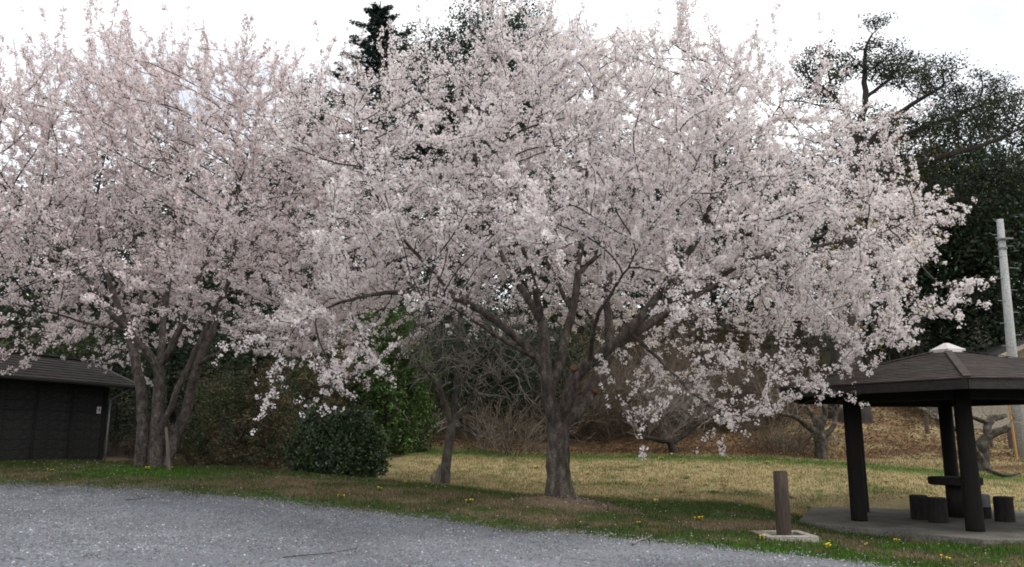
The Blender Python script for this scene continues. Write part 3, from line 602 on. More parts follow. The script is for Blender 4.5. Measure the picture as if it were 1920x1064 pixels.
bare_tree('plum_tree', 'bare plum tree with crooked forked trunk behind the pavilion post', 'tree', b,
    [[A_(1541, 872, 25.5, 0.234), A_(1540, 860, 25.5, 0.195), A_(1540, 830, 25.5, 0.187), A_(1536, 815, 25.5, 0.179)], [A_(1536, 815, 25.5, 0.117), A_(1515, 800, 25.4, 0.101), A_(1490, 780, 25.2, 0.070), A_(1460, 775, 25, 0.047), A_(1440, 765, 24.8, 0.023)],
     [A_(1536, 815, 25.5, 0.117), A_(1530, 790, 25.7, 0.101), A_(1520, 770, 25.9, 0.070), A_(1500, 745, 26, 0.039)], [A_(1538, 812, 25.5, 0.125), A_(1545, 785, 25.4, 0.101), A_(1550, 765, 25.4, 0.070), A_(1530, 745, 25.2, 0.039)],
     [A_(1545, 820, 25.5, 0.101), A_(1565, 800, 25.6, 0.078), A_(1568, 770, 25.8, 0.055), A_(1590, 755, 26, 0.031)]],
    np.concatenate([blob(at(1470, 745, 25.4), (1.0, 1.2, .6), 100), blob(at(1550, 745, 25.6), (1, 1.2, .5), 70)]), .04, .16, 2, .2, 1.2, .35, M['lichen_bark'], M['pale_twig'], up=.35, rough=.1, tip=.006)
b = at(1840, 884, 24)
bare_tree('pruned_tree', 'hard pruned bare tree with stubby limbs and lichened bark in front of the house', 'tree', b,
    [[A_(1840, 894, 24, .3), A_(1840, 878, 24, .22), A_(1842, 850, 24, .19), A_(1842, 832, 24, .18)], [A_(1842, 832, 24, .15), A_(1852, 815, 24, .13), A_(1875, 810, 23.9, .11), A_(1892, 800, 23.8, .08)],
     [A_(1852, 815, 24, .12), A_(1850, 795, 24.2, .11), A_(1862, 785, 24.3, .1), A_(1885, 780, 24.3, .06)], [A_(1850, 797, 24.2, .07), A_(1835, 785, 24.1, .06), A_(1818, 782, 24, .04)],
     [A_(1840, 868, 24, .14), A_(1825, 845, 23.9, .13), A_(1815, 825, 23.8, .11), A_(1800, 808, 23.6, .08), A_(1770, 795, 23.5, .06), A_(1745, 780, 23.4, .03)]],
    np.concatenate([blob(at(1880, 785, 24), (.8, .7, .35), 24), blob(at(1770, 775, 23.5), (.8, .7, .4), 26)]), .03, .15, 1.4, .18, .7, .3, M['lichen_bark'], M['pale_twig'], up=.3, rough=.12, tip=.008)

def brush(name, label, px, py, Y, hgt, wid, n, mat, up=.9, nseg=7, arch=.25, sub=1.4, r0=.014, cat='shrub', group=None, thick=9):
    b = at(px, py, Y); b.z = h1(b.x, b.y); P, par, r = [], [], []
    for s in range(n):
        a = rng.uniform(0, 6.28); q = np.array((math.cos(a), math.sin(a), 0)) * rng.random() ** .6 * wid * .35 + np.array((0, 0, -.05)); d = np.array((math.cos(a) * .5, math.sin(a) * .5, up)) + rng.normal(0, .22, 3); L = hgt * rng.uniform(.6, 1.15); prev = -1
        for k in range(nseg + 1):
            P.append(q.copy()); par.append(prev); r.append(r0 * (1 - .8 * k / nseg)); prev = len(P) - 1
            d = d / np.linalg.norm(d) + rng.normal(0, .13, 3) + np.array((math.cos(a), math.sin(a), -.6)) * arch * k / nseg; d /= np.linalg.norm(d); q = q + d * L / nseg
    P, par, r = np.array(P), np.array(par), np.array(r)
    P, par, r = twiglets(P, par, r, sub, hgt * .3, 3, 1, .3, .003, 1.1); P, par, r = twiglets(P, par, r, .5, hgt * .16, 2, .006, .2, .003, 1.2); r = r * 1.5
    t = empty(name, b); tag(t, label, cat, group); wood(t, P, par, r, thick, mat, mat, 6, 3, 0, ('stems', 'twigs')); return t
brush('bare_shrub', 'pale brown leafless shrub of arching wands beside the big cherry trunk', 960, 838, 26, 2.3, 2.6, 34, M['brown_twig'], .7, arch=.5)
brush('bare_shrub', 'thin bare saplings with whitish stems near the camellia bush', 775, 842, 25.5, 1.8, 1.0, 9, M['pale_twig'], 1.1, sub=.8, r0=.02)
brush('bare_shrub', 'small whitish bare sapling at the hill foot behind the leafless grey tree', 905, 840, 26.6, 1.5, .6, 6, M['pale_twig'], 1.1, sub=.8, r0=.018)
def regrow(t, label, px, Y, rz, sc, group=None):
    b = at(px, 800, Y); c = t.copy(); COL.objects.link(c); c.location = (b.x, b.y, h1(b.x, b.y)); c.rotation_euler.z = rz; c.scale = sc; c['label'] = label
    for ch in t.children: d = ch.copy(); COL.objects.link(d); d.parent = c
    return c
th = brush('brown_thicket', 'tall leafless brown thicket right behind the big cherry trunk', 1090, 822, 31, 3.6, 3.2, 60, M['brown_twig'], .9, arch=.35, sub=2, r0=.018, group='brown thickets along the bank')
for lb, px, Y, rz, q in [('tall leafless brown thicket between cherry trunk and brushy plum tree', 1165, 31.5, 1, 1.1), ('tall leafless brown thicket behind the brushy plum tree', 1240, 32.5, 2, 1.1), ('leafless brown thicket between brushy plum tree and slatted panel', 1340, 32, 3, 1.0), ('leafless brown thicket just right of the slatted panel', 1440, 31.5, 4, .85)]: regrow(th, lb, px, Y, rz, (q, q, q * random.uniform(.9, 1.1)))
brush('bare_shrub', 'low purplish bare brush beside the crooked plum trunk', 1470, 845, 26.5, 1.3, 2.6, 50, M['brown_twig'], .9, sub=1.6, r0=.01)

# ------------------------------------------------------------------ leafy shrubs
def shrub(name, label, px, py, Y, rx, ry, hz, n, nper, ln, wd, col, mat, shape=2.2, cat='shrub', group=None, inner=None, lump=.1, jag=0):
    b = at(px, py, Y); b.z = h1(b.x, b.y); t = empty(name, b); tag(t, label, cat, group)
    u = nrm(rng.normal(0, 1, (n, 3))); u[:, 2] = np.abs(u[:, 2]) * 1.0; a = np.arctan2(u[:, 1], u[:, 0])
    k = (1 - .35 * rng.random(n) ** 2.2) * (1 + lump * np.sin(a * 4 + u[:, 2] * 5) + lump * .8 * np.sin(a * 7 - u[:, 2] * 9 + 1)) + jag * rng.random(n) ** 3
    e = u.copy(); zz = np.abs(u[:, 2]); rad = np.sqrt(np.maximum(1 - zz ** shape, 0)); xy = nrm(u[:, :2]) * (.35 + .65 * rad)[:, None] * np.where(zz < .35, .85 + .15 * zz / .35, 1)[:, None]
    C = np.stack([xy[:, 0] * rx * k, xy[:, 1] * ry * k, .05 + zz * hz * (k * .5 + .5)], 1)
    V, f, c = leaves(C, nper, .1, ln, wd, col, .28); link('foliage', mesh_np('foliage', V, f, mat, c), t)['kind'] = 'stuff'
    # stems inside
    P, par, r = [(0, 0, -.05), (0, 0, hz * .25)], [-1, 0], [.05, .045]
    for s in range(26):
        q = C[rng.integers(n)] * .85; P.append(tuple(np.array((0, 0, hz * .25)) * .5 + q * .5 * np.array((1, 1, 1)))); par.append(1); r.append(.022); P.append(tuple(q)); par.append(len(P) - 2); r.append(.008)
    V, Fc = tubes(np.array(P, float), np.array(par), np.array(r), np.ones(len(P), bool), 5); link('stems', mesh_np('stems', V, Fc, M['dark_bark'], None, True), t)
    return t
shrub('camellia_bush', 'dense rounded glossy dark green bush at the edge of the verge', 632, 897, 19.9, 1.05, 1.0, 1.55, 4800, 5, .09, .045, (.056, .086, .036), M['gloss_leaf'], 2.0, lump=.1, jag=.22)
shrub('overgrown_shrub', 'olive brown overgrown shrub between slim cherry stems and glossy bush', 452, 888, 22.5, 1.45, 1.4, 2.5, 4600, 5, .085, .035, lambda p: np.where((fbm(p[:, 0] * 2.2, p[:, 2] * 2.2) > .5)[:, None], np.array((.115, .096, .053)), np.array((.066, .082, .034))), M['leaf'], 1.35, lump=.22, jag=.3)
shrub('young_evergreen', 'bright mid green bushy evergreen behind the glossy bush', 722, 850, 25.4, 1.3, 1.2, 4.2, 4200, 6, .13, .05, (.058, .105, .024), M['leaf'], 1.5, lump=.18, jag=.2)
shrub('climber_mound', 'yellow brown hanging creeper mound above the glossy bush', 600, 862, 24.5, 1.3, 1.2, 3.3, 2400, 5, .16, .02, lambda p: np.where((fbm(p[:, 0] * 2, p[:, 2] * 2 + 5) > .46)[:, None], np.array((.12, .1, .05)), np.array((.045, .06, .022))), M['leaf'], 1.6, lump=.2, jag=.25)
shrub('overgrown_shrub', 'low dark brown bramble heap behind the slim cherry stems', 350, 862, 24.5, 1.8, 1.2, 1.0, 1900, 5, .09, .03, (.06, .044, .03), M['leaf'], 2)
bb = shrub('bramble_bank', 'olive brown bramble bank behind the big cherry trunk', 1130, 800, 34.5, 3.0, 1.6, 3.6, 3600, 5, .14, .035, (.08, .063, .032), M['leaf'], 2.2, lump=.14, jag=.15, group='bramble banks')
regrow(bb, 'olive brown bramble bank behind the brushy plum tree', 1310, 35, 2.8, (1, 1, .95)); regrow(bb, 'olive brown bramble bank beside the slatted panel', 1450, 35.5, .3, (.8, 1, .85))

# ------------------------------------------------------------------ woodland behind
def woods_tree(hgt, crown0, rx, nclump, nper, ln, wd, col, seed, clump=.75, shape='dome', flat=.3, mat=None):
    """returns (trunk mesh, limb mesh, crown mesh) of one evergreen standing on the origin"""
    q = nrm(rng.normal(0, 1, (nclump, 3))) * (rng.random((nclump, 1)) ** .45)
    if shape == 'dome':
        C = np.stack([q[:, 0] * rx, q[:, 1] * rx, crown0 + (hgt - crown0) * (.5 + .5 * q[:, 2])], 1)
        a = np.arctan2(C[:, 1], C[:, 0]); C[:, :2] *= (1 + .18 * np.sin(a * 3 + C[:, 2] * .9 + seed) + .12 * np.sin(a * 5 - C[:, 2] * 1.3))[:, None]
    else:
        zz = rng.random(nclump) ** 1.3; a = rng.uniform(0, 6.28, nclump); rr = rx * (1 - zz * .93) * (.25 + .75 * rng.random(nclump) ** .5); C = np.stack([np.cos(a) * rr, np.sin(a) * rr, crown0 + (hgt - crown0) * zz - rr * .12], 1)
    V, f, c = leaves(C, nper, (clump, clump, clump * .6), ln, wd, col, .22, flat)
    crown = mesh_np('crown', V, f, mat or M['leaf'], c)
    S = Skel(); S.add([(Vector((0, 0, -.4)), rx * .1), (Vector((0, 0, .4)), rx * .075), (Vector((.15, .1, crown0)), rx * .06), (Vector((0, 0, hgt * .95)), .03)], .5)
    P, par = colonize(np.array(S.p), np.array(S.par), C[rng.permutation(nclump)[:min(nclump, 110)]], .5, 30, .5, 40, .02, .15, 2)
    r = radii(par, np.array(S.r), .015, 2.4); V, Fc = tubes(P, par, r, np.ones(len(P), bool), 7, .05)
    return mesh_np('trunk', V, Fc, M['dark_bark'], None, True), crown
def plant(name, label, meshes, px, Y, rz=0, s=1., group=None, dz=0):
    b = at(px, 700, Y); b.z = h1(b.x, b.y) - .05 + dz; t = empty(name, b, rz); t.scale = (s, s, s); tag(t, label, 'tree', group)
    link('trunk', meshes[0], t); o = link('crown', meshes[1], t); o['kind'] = 'stuff'
    return t
DK = lambda p: np.where((fbm(p[:, 0] * .5 + 3, p[:, 2] * .5) > .5)[:, None], np.array((.032, .052, .024)), np.array((.022, .038, .02)))
MG = lambda p: np.where((fbm(p[:, 0] * .5 + 3, p[:, 2] * .5) > .5)[:, None], np.array((.045, .064, .024)), np.array((.028, .046, .018)))
kA = woods_tree(11, .8, 3.6, 900, 14, .24, .1, DK, 1)
kB = woods_tree(11, .5, 3.8, 950, 14, .22, .09, MG, 2)
kC = woods_tree(13, 1.0, 3.4, 900, 14, .24, .1, DK, 3, .8)
PLANTS = [('broadleaf evergreen standing behind the dark shed roof', kB, 20, 29, .85), ('dark evergreen standing between the shed and the slim cherry stems', kA, 190, 31, .85), ('mid green evergreen standing behind the slim cherry stems', kB, 330, 33, .85),
          ('dark evergreen standing behind the olive brown shrub', kA, 480, 31, .9), ('tall dark evergreen standing behind the hanging creeper mound', kC, 600, 35, .85), ('dark evergreen standing behind the bright green bush', kA, 745, 34, .95),
          ('tall dark evergreen standing behind the leafless grey tree', kC, 880, 37, 1.), ('dark evergreen behind the big cherry trunk', kA, 1030, 40, 1.05), ('tall dark evergreen behind the right limbs of the big cherry', kC, 1190, 41, 1.), ('dark evergreen standing above the olive bramble bank', kA, 1340, 41, 1.), ('tall dark evergreen standing above the slatted panel', kC, 1465, 40, .9),
          ('dark evergreen directly behind the pavilion roof cap', kA, 1690, 37, 1.15), ('tall dark evergreen between pavilion roof cap and utility pole', kC, 1790, 38, 1.08), ('dark evergreen behind the concrete utility pole', kA, 1885, 36, 1.15), ('mid green evergreen rising behind the beige house', kC, 1985, 38, 1.1)]
PLANTS += [('low dark evergreen shrub filling the gap beside the shed corner', kA, 225, 27, .42), ('low dark evergreen shrub right behind the shed gable', kB, 120, 26.5, .45), ('low dark evergreen behind the bramble heap', kA, 390, 28, .5), ('low dark evergreen behind the leafless grey tree', kA, 850, 28.6, .4), ('low dark evergreen left of the brown thicket', kC, 960, 29.2, .36), ('low dark evergreen at the hill foot behind the bright green bush', kB, 665, 30, .5), ('low dark evergreen between the leafless grey tree and the arching wands', kA, 905, 29.8, .45), ('low dark evergreen right behind the big cherry trunk', kA, 1025, 30.5, .42), ('low dark evergreen behind the camellia', kA, 555, 29, .5)]
PLANTS += [('distant dark evergreen deep in the wood behind the crowns', (kA, kC)[q % 2], px, Yq, 1.15) for q, (px, Yq) in enumerate([(100, 44), (300, 45), (460, 46), (1090, 50), (1230, 50), (1380, 50), (1500, 49), (1640, 47), (1760, 48), (1870, 47), (1980, 47)])]
for i_, (lb, k, px, Y, s) in enumerate(PLANTS): plant('evergreen_tree', lb, k, px, Y, i_ * 1.3, s, 'evergreens deep in the wood' if 'deep in' in lb else None)
kD = woods_tree(21, 7, 3.4, 800, 34, .2, .09, lambda p: np.where((fbm(p[:, 0] * .6, p[:, 2] * .6) > .5)[:, None], np.array((.04, .055, .024)), np.array((.026, .04, .02))), 5, .6)
kE = woods_tree(21, 7, 3.0, 700, 34, .2, .09, DK, 6, .6)
plant('tall_evergreen', 'tall olive green broadleaf tree showing above the blossom beside the fir', kD, 795, 46, .3, .98)
plant('tall_evergreen', 'tall dark blue green tree top showing between the olive tree and the cherry top', kE, 890, 46, 1.1, 1.06)
plant('tall_evergreen', 'tall dark tree top just left of the cherry crown top', kE, 975, 47, 2.2, 1.07)
plant('tall_evergreen', 'tall dark tree hidden mostly behind the pink cherry, left of the fir', kE, 555, 47, 3.2, .84)

# fir with drooping whorled boughs
b = at(690, 700, 47); b.z = h1(b.x, b.y); fir = empty('fir_tree', b); tag(fir, 'tall dark blue green fir spire rising above the blossom', 'tree')
HF = at(690, 2, 47).z - b.z
V, Fc = tubes(np.array([(0, 0, -.3), (0, 0, HF * .5), (0, 0, HF)], float), np.array([-1, 0, 1]), np.array([.4, .22, .03]), np.ones(3, bool), 8); link('trunk', mesh_np('trunk', V, Fc, M['dark_bark'], None, True), fir)
Cs, BP, bpar, br = [], [], [], []
z = HF * .35; lv = 0
while z < HF - .25:
    t = (z - HF * .35) / (HF * .65); L = 7.2 * (1 - t) ** .78 + .25; nb_ = 5
    for k in range(nb_):
        a = k * 6.283 / nb_ + lv * .7 + rng.normal(0, .15); Lk = L * rng.uniform(.65, 1.15); prev = -1
        for s in range(7):
            u = s / 6; pos = np.array((math.cos(a) * Lk * u, math.sin(a) * Lk * u, z - .32 * Lk * u + .32 * Lk * u * u * 1.1)); BP.append(pos); bpar.append(prev); br.append(.05 * (1 - u) + .008); prev = len(BP) - 1
            for q in range(int(3 + Lk * 1.6) if s else 1): Cs.append(pos + np.array((math.cos(a), math.sin(a), 0)) * rng.uniform(-.09, .09) * Lk + rng.normal(0, .04, 3) + rng.uniform(-.5, .5) * np.array((-math.sin(a), math.cos(a), 0)) * (.15 + .75 * (1 - u)) * min(1.2, Lk * .4))
    z += .42 + .5 * (1 - t); lv += 1
V, f, c = leaves(np.array(Cs), 8, (.2, .2, .09), .3, .06, (.02, .037, .03), .2, .6); link('crown', mesh_np('crown', V, f, M['leaf'], c), fir)['kind'] = 'stuff'
V, Fc = tubes(np.array(BP), np.array(bpar), np.array(br), np.ones(len(BP), bool), 4); link('boughs', mesh_np('boughs', V, Fc, M['dark_bark'], None, True), fir)['kind'] = 'stuff'

# big spreading oak above the pavilion: open crown of foliage pads on crooked limbs
b = at(1585, 700, 32); b.z = h1(b.x, b.y); OY = 32
S = Skel()
S.add([(b - Vector((0, 0, .3)), .85), (at(1585, 700, OY), .62), (at(1588, 600, OY), .55), (at(1592, 450, OY), .48), (at(1600, 330, OY), .34), (at(1610, 240, OY), .25)], .4)
for ch in [[(1610, 245, 32, .26), (1625, 190, 32, .22), (1620, 140, 32, .15), (1622, 90, 32, .1), (1630, 65, 32, .06), (1655, 45, 32, .025)],
           [(1608, 250, 32, .22), (1580, 200, 31.5, .17), (1550, 165, 31, .12), (1520, 150, 30.5, .06)], [(1605, 300, 32, .22), (1660, 230, 31, .18), (1720, 190, 30.4, .14), (1770, 160, 30, .07)],
           [(1600, 330, 32, .25), (1680, 260, 33, .2), (1760, 230, 34, .16), (1830, 200, 34.4, .1), (1880, 190, 34.6, .05)], [(1598, 360, 32, .24), (1700, 310, 31, .2), (1800, 285, 30.4, .16), (1870, 265, 30, .12), (1930, 230, 29.8, .06)],
           [(1595, 400, 32, .2), (1700, 380, 33, .16), (1800, 360, 34, .12), (1900, 330, 34.6, .06)], [(1620, 190, 32, .13), (1680, 140, 33, .1), (1690, 110, 33.4, .04)], [(1622, 130, 32, .08), (1590, 100, 32.5, .05)]]:
    S.add([A_(q[0], q[1], q[2], q[3] * .62) for q in ch], .35)
def pad(px, py, Y, rx, rz, n): q = nrm(rng.normal(0, 1, (n, 3))) * rng.random((n, 1)) ** .4; return np.array(at(px, py, Y)[:]) + q * np.array((rx, rx * .9, rz))
ATT = np.concatenate([pad(1640, 115, 32, 1.6, .8, 114), pad(1540, 130, 31, 1.4, .9, 95), pad(1740, 150, 30.5, 1.6, .7, 114), pad(1690, 130, 33, 1.2, .7, 64), pad(1830, 185, 34, 2.0, .9, 133), pad(1900, 215, 31, 1.9, 1.0, 133), pad(1780, 235, 30.5, 1.8, .7, 87),
                      pad(1660, 245, 32, 1.5, .8, 68), pad(1880, 340, 34, 1.9, 1.1, 104), pad(1780, 380, 33, 1.9, 1.1, 95), pad(1690, 360, 31.5, 1.7, .9, 76), pad(1530, 190, 31, 1.1, .7, 45), pad(1650, 44, 32, .5, .22, 17), pad(1622, 40, 32, .35, .15, 9)])
P, par = colonize(np.array(S.p), np.array(S.par), ATT, .26, 5, .28, 140, .05, .22, 4)
r = radii(par, np.array(S.r), .016, 2.3); oak = empty('spreading_tree', b); tag(oak, 'big open-crowned tree with crooked dark limbs against the sky above the pavilion', 'tree'); inv = np.array(b[:])
wood(oak, P - inv, par, r, .07, M['dark_bark'], M['dark_bark'], 9, 4, .06)
tipn = np.where(r < .03)[0]; V, f, c = leaves(P[tipn] + np.array((0, 0, .1)), 30, (.42, .42, .2), .13, .055, lambda p: np.where((fbm(p[:, 0] * .7, p[:, 2] * .7) > .52)[:, None], np.array((.05, .06, .032)), np.array((.03, .042, .024))), .22, .4)
link('crown', mesh_np('crown', V - inv, f, M['leaf'], c), oak)['kind'] = 'stuff'
# yellow-leafed tree peeping over the cherry's right shoulder
kY = woods_tree(13.2, 7.5, 2.9, 210, 12, .16, .07, (.17, .14, .028), 9, .5)
plant('yellow_leaf_tree', 'slender tree with yellow green new leaves behind the right shoulder of the cherry', kY, 1728, 35.5, .5, 1.0)

# leaf litter on the bank
x, y = scatter_xy(26000, -3, 19, 25.5, 38, lambda x, y: ((x > 2.5) | (y < 29)) & (y > np.interp(x, [-12, -3, 4, 9, 14, 20], [25.4, 26, 26.6, 25, 22.8, 21.4]) + rng.normal(.4, .7, len(x))))
V, f, c = leaves(np.stack([x, y, gz(x, y) + .02], -1), 1, (.02, .02, .02), .11, .06, lambda p: np.where((rng.random(len(p)) > .4)[:, None], np.array((.2, .125, .068)), np.array((.13, .075, .042))), .25, .8)
tag(link('leaf_litter', mesh_np('leaf_litter', V, f, M['leaf'], c)), 'dry brown fallen leaves covering the bank under the plum trees', 'leaves', kind='stuff')
x = TREE.x + .55 + rng.normal(0, .42, 420); y = TREE.y - .2 + rng.normal(0, .3, 420)
V, f, c = leaves(np.stack([x, y, gz(x, y) + .02], -1), 1, (.02, .02, .01), .055, .03, (.2, .16, .13), .35, .8)
tag(link('leaf_litter', mesh_np('leaf_litter', V, f, M['leaf'], c)), 'dry leaves and petals gathered at the foot of the big cherry trunk', 'leaves', kind='stuff')
x, y = scatter_xy(5200, -12, 8, 9, 19, lambda x, y: (y > edgeY(x) - 1.2) & offpav(x, y)); x = x[:1500]; y = y[:1500]; x2, y2 = scatter_xy(300, -12, 6, 8, 16, lambda x, y: y < edgeY(x)); x = np.concatenate([x, x2]); y = np.concatenate([y, y2])
V, f, c = leaves(np.stack([x, y, gz(x, y) + .03], -1), 1, (.02, .02, .01), .03, .026, (.62, .54, .55), .1, .9, cvar=.03)
tag(link('fallen_petals', mesh_np('fallen_petals', V, f, M['blossom'], c)), 'pale fallen petals scattered over the verge', 'petals', kind='stuff')

# dandelions
V, f, c = leaves(np.zeros((1, 3)) + np.array((0, 0, .03)), 22, (.11, .11, .02), .13, .03, (.05, .12, .02), .2, .8, cvar=.05)
dand_leaf = mesh_np('leaf_rosette', V, f, M['leaf'], c)
M['dand'] = mat_noise('dandelion_yellow', (.7, .48, .02), (.85, .62, .04), 30, .8, 0)
dand_head = bm_mesh('flower_head', lathe([(.004, -.06), (.004, 0), (.024, .006), (.026, .014), (.014, .022)], 10, .08), M['dand'])
spots = [(95, 885), (275, 884), (322, 880), (555, 876), (640, 935), (760, 908), (712, 921), (940, 918), (995, 908), (1100, 890), (1005, 880), (1195, 930), (1230, 945), (1310, 978), (1325, 912), (1170, 905), (1425, 1015), (1628, 1024), (1683, 1020), (1772, 1052), (1905, 1016), (1440, 870), (1280, 870), (1370, 862), (1560, 1030), (1900, 935), (1888, 955), (1240, 862), (1110, 862), (1200, 985), (880, 945)]
def ray_ground(px, py):
    lo, hi = 6., 40.
    for Yq in np.arange(8, 34, .1):
        p = at(px, py, Yq)
        if p.z < h1(p.x, p.y): return p
    return at(px, py, 20)
for px, py in spots:
    p = ray_ground(px, py); t = empty('dandelion', (p.x, p.y, float(gz(p.x, p.y)[0])), random.uniform(0, 6)); tag(t, 'yellow dandelion clump flowering low in the grass', 'flower', 'dandelions in the grass')
    s = random.uniform(.85, 1.4); t.scale = (s * .55, s * .55, s * .55); link('leaf_rosette', dand_leaf, t)
    for k in range(random.randint(2, 4)):
        o = link('flower_head', dand_head, t); o.location = (random.uniform(-.12, .12), random.uniform(-.1, .1), random.uniform(.06, .1))
# green weed tufts in the lawn
V, f, c = leaves(np.zeros((1, 3)) + np.array((0, 0, .04)), 80, (.13, .13, .06), .12, .02, (.045, .1, .02), .2, .3, cvar=.06)
weed = mesh_np('weed_tuft', V, f, M['leaf'], c)
for px, py in [(1285, 898), (1480, 935), (1515, 952), (1165, 885), (1340, 925), (1310, 878), (1225, 940), (1740, 925), (1660, 905), (1590, 1010), (880, 848), (1275, 925)]:
    p = ray_ground(px, py); o = link('weed_tuft', weed); o.location = (p.x, p.y, float(gz(p.x, p.y)[0]) - .02); o.rotation_euler.z = random.uniform(0, 6); s = random.uniform(.5, .95); o.scale = (s, s, s * .8); tag(o, 'dark green weed tuft growing in the dry grass', 'weed', 'weed tufts in the lawn')

# ------------------------------------------------------------------ pavilion
PA = R(-114.5); pav = empty('pavilion', (PC[0], PC[1], SLAB)); tag(pav, 'dark hexagonal park pavilion with shingled roof and pale cap on concrete slab', 'pavilion')
def hx(rad, k, z): a = PA + k * math.pi / 3; return Vector((rad * math.cos(a), rad * math.sin(a), z))
RP, RE = 2.1, 3.5; ZE = 2.49; ZA = 3.27                         # eave top, apex (above slab)
post_me = bm_mesh('post', lathe([(.148, 0), (.148, .05), (.142, 1.2), (.138, 2.36)], 20, .012), M['dark_wood'], True)
for k in range(6): o = link('post', post_me, pav); o.location = hx(RP, k, 0); o.rotation_euler.z = k
for k in range(6): link('ring_beam', bm_mesh('ring_beam', beam(hx(RP, k, 2.3), hx(RP, k + 1, 2.3), .14, .2), M['dark_wood']), pav)
for k in range(6): link('fascia', bm_mesh('fascia', beam(hx(RE - .02, k, ZE - .11), hx(RE - .02, k + 1, ZE - .11), .045, .16, .005), M['fascia']), pav)
for k in range(6):
    link('hip_rafter', bm_mesh('hip_rafter', beam(hx(RE - .06, k, ZE - .12), hx(.1, k, ZA - .12), .09, .14), M['dark_wood']), pav)
    for s in (.25, .5, .75):
        a_ = hx(RE - .06, k, 0).lerp(hx(RE - .06, k + 1, 0), s); u_ = 1 - (abs(s - .5) * 2); top = hx(.1, k, 0).lerp(hx(.1, k + 1, 0), s); q = a_.lerp(top, .45 + .4 * u_); zq = ZE - .1 + (ZA - ZE) * (.45 + .4 * u_)
        link('rafter', bm_mesh('rafter', beam((a_.x, a_.y, ZE - .1), (q.x, q.y, zq - .02), .06, .09), M['dark_wood']), pav)
def soffit():
    bm = bmesh.new(); c = bm.verts.new((0, 0, ZA - .06)); ring = [bm.verts.new(hx(RE - .03, k, ZE - .055)) for k in range(6)]
    for k in range(6): bm.faces.new((c, ring[k], ring[(k + 1) % 6]))
    return bm
link('roof_deck', bm_mesh('roof_deck', soffit(), M['dark_wood']), pav)
NC = 19                                                          # shingle courses, each lapping the one below
for k in range(6):
    bm = bmesh.new(); A0, B0 = hx(RE + .03, k, 0), hx(RE + .03, k + 1, 0); slope = (ZA - ZE)
    for j in range(NC):
        t0, t1 = j / NC * .93, min((j + 1.25) / NC * .93, .95); nt_ = max(2, int((1 - t0) * 14)); rnd = random.Random(k * 100 + j)
        cuts = [0] + [(i_ + rnd.uniform(-.18, .18) + (.5 if j % 2 else 0)) / nt_ for i_ in range(1, nt_)] + [1]
        for a_, b_ in zip(cuts, cuts[1:]):
            lift = .016 + rnd.uniform(0, .006); dn = rnd.uniform(0, .006)
            pt = lambda s, t, up: (A0.lerp(B0, s) * (1 - t)) + Vector((0, 0, ZE - .02 + slope * t + up))
            v = [bm.verts.new(pt(a_, t0 - dn * .3, lift)), bm.verts.new(pt(b_, t0 - dn * .3, lift)), bm.verts.new(pt(b_, t1, .004)), bm.verts.new(pt(a_, t1, .004)), bm.verts.new(pt(a_, t0, -.004)), bm.verts.new(pt(b_, t0, -.004))]
            bm.faces.new((v[0], v[1], v[2], v[3])); bm.faces.new((v[4], v[5], v[1], v[0]))
    o = link('roof_shingles', bm_mesh('roof_shingles', bm, M['roof']), pav); o['kind'] = 'stuff'
    bm = beam(hx(RE + .035, k, ZE + .012), hx(.25, k, ZE + slope * (1 - .25 / (RE)) + .012), .13, .014, .004); link('hip_cap', bm_mesh('hip_cap', bm, M['roof']), pav)
bm = bmesh.new(); rr = [[bm.verts.new(hx(q, k, z_)) for k in range(6)] for q, z_ in ((.36, ZA - .09), (.36, ZA - .02), (.30, ZA + .0), (.05, ZA + .12))]
for a_, b_ in zip(rr, rr[1:]):
    for k in range(6): bm.faces.new((a_[k], a_[(k + 1) % 6], b_[(k + 1) % 6], b_[k]))
bm.faces.new(rr[-1]); link('roof_cap', bm_mesh('roof_cap', bm, M['cap']), pav)
# slab, table, stools
bm = bmesh.new(); lo = [bm.verts.new(hx(3.32, k, -.3)) for k in range(6)]; hi = [bm.verts.new(hx(3.32, k, 0)) for k in range(6)]
for k in range(6): bm.faces.new((lo[k], lo[(k + 1) % 6], hi[(k + 1) % 6], hi[k]))
bm.faces.new(hi); bmesh.ops.bevel(bm, geom=[e for e in bm.edges if e.verts[0] in hi and e.verts[1] in hi], offset=.012, segments=1, affect='EDGES')
o = link('concrete_slab', bm_mesh('concrete_slab', bm, M['concrete'])); o.location = (PC[0], PC[1], SLAB); tag(o, kind='structure')
tb = at(1798, 972, 16.4); t = empty('pavilion_table', (tb.x, tb.y, SLAB)); tag(t, 'dark round table on one thick leg under the pavilion', 'table')
link('table_top', bm_mesh('table_top', lathe([(.46, .62), (.49, .64), (.49, .75), (.47, .77)], 28), M['stool']), t); link('leg', bm_mesh('leg', lathe([(.2, 0), (.19, .62)], 18, .02), M['stool'], True), t)
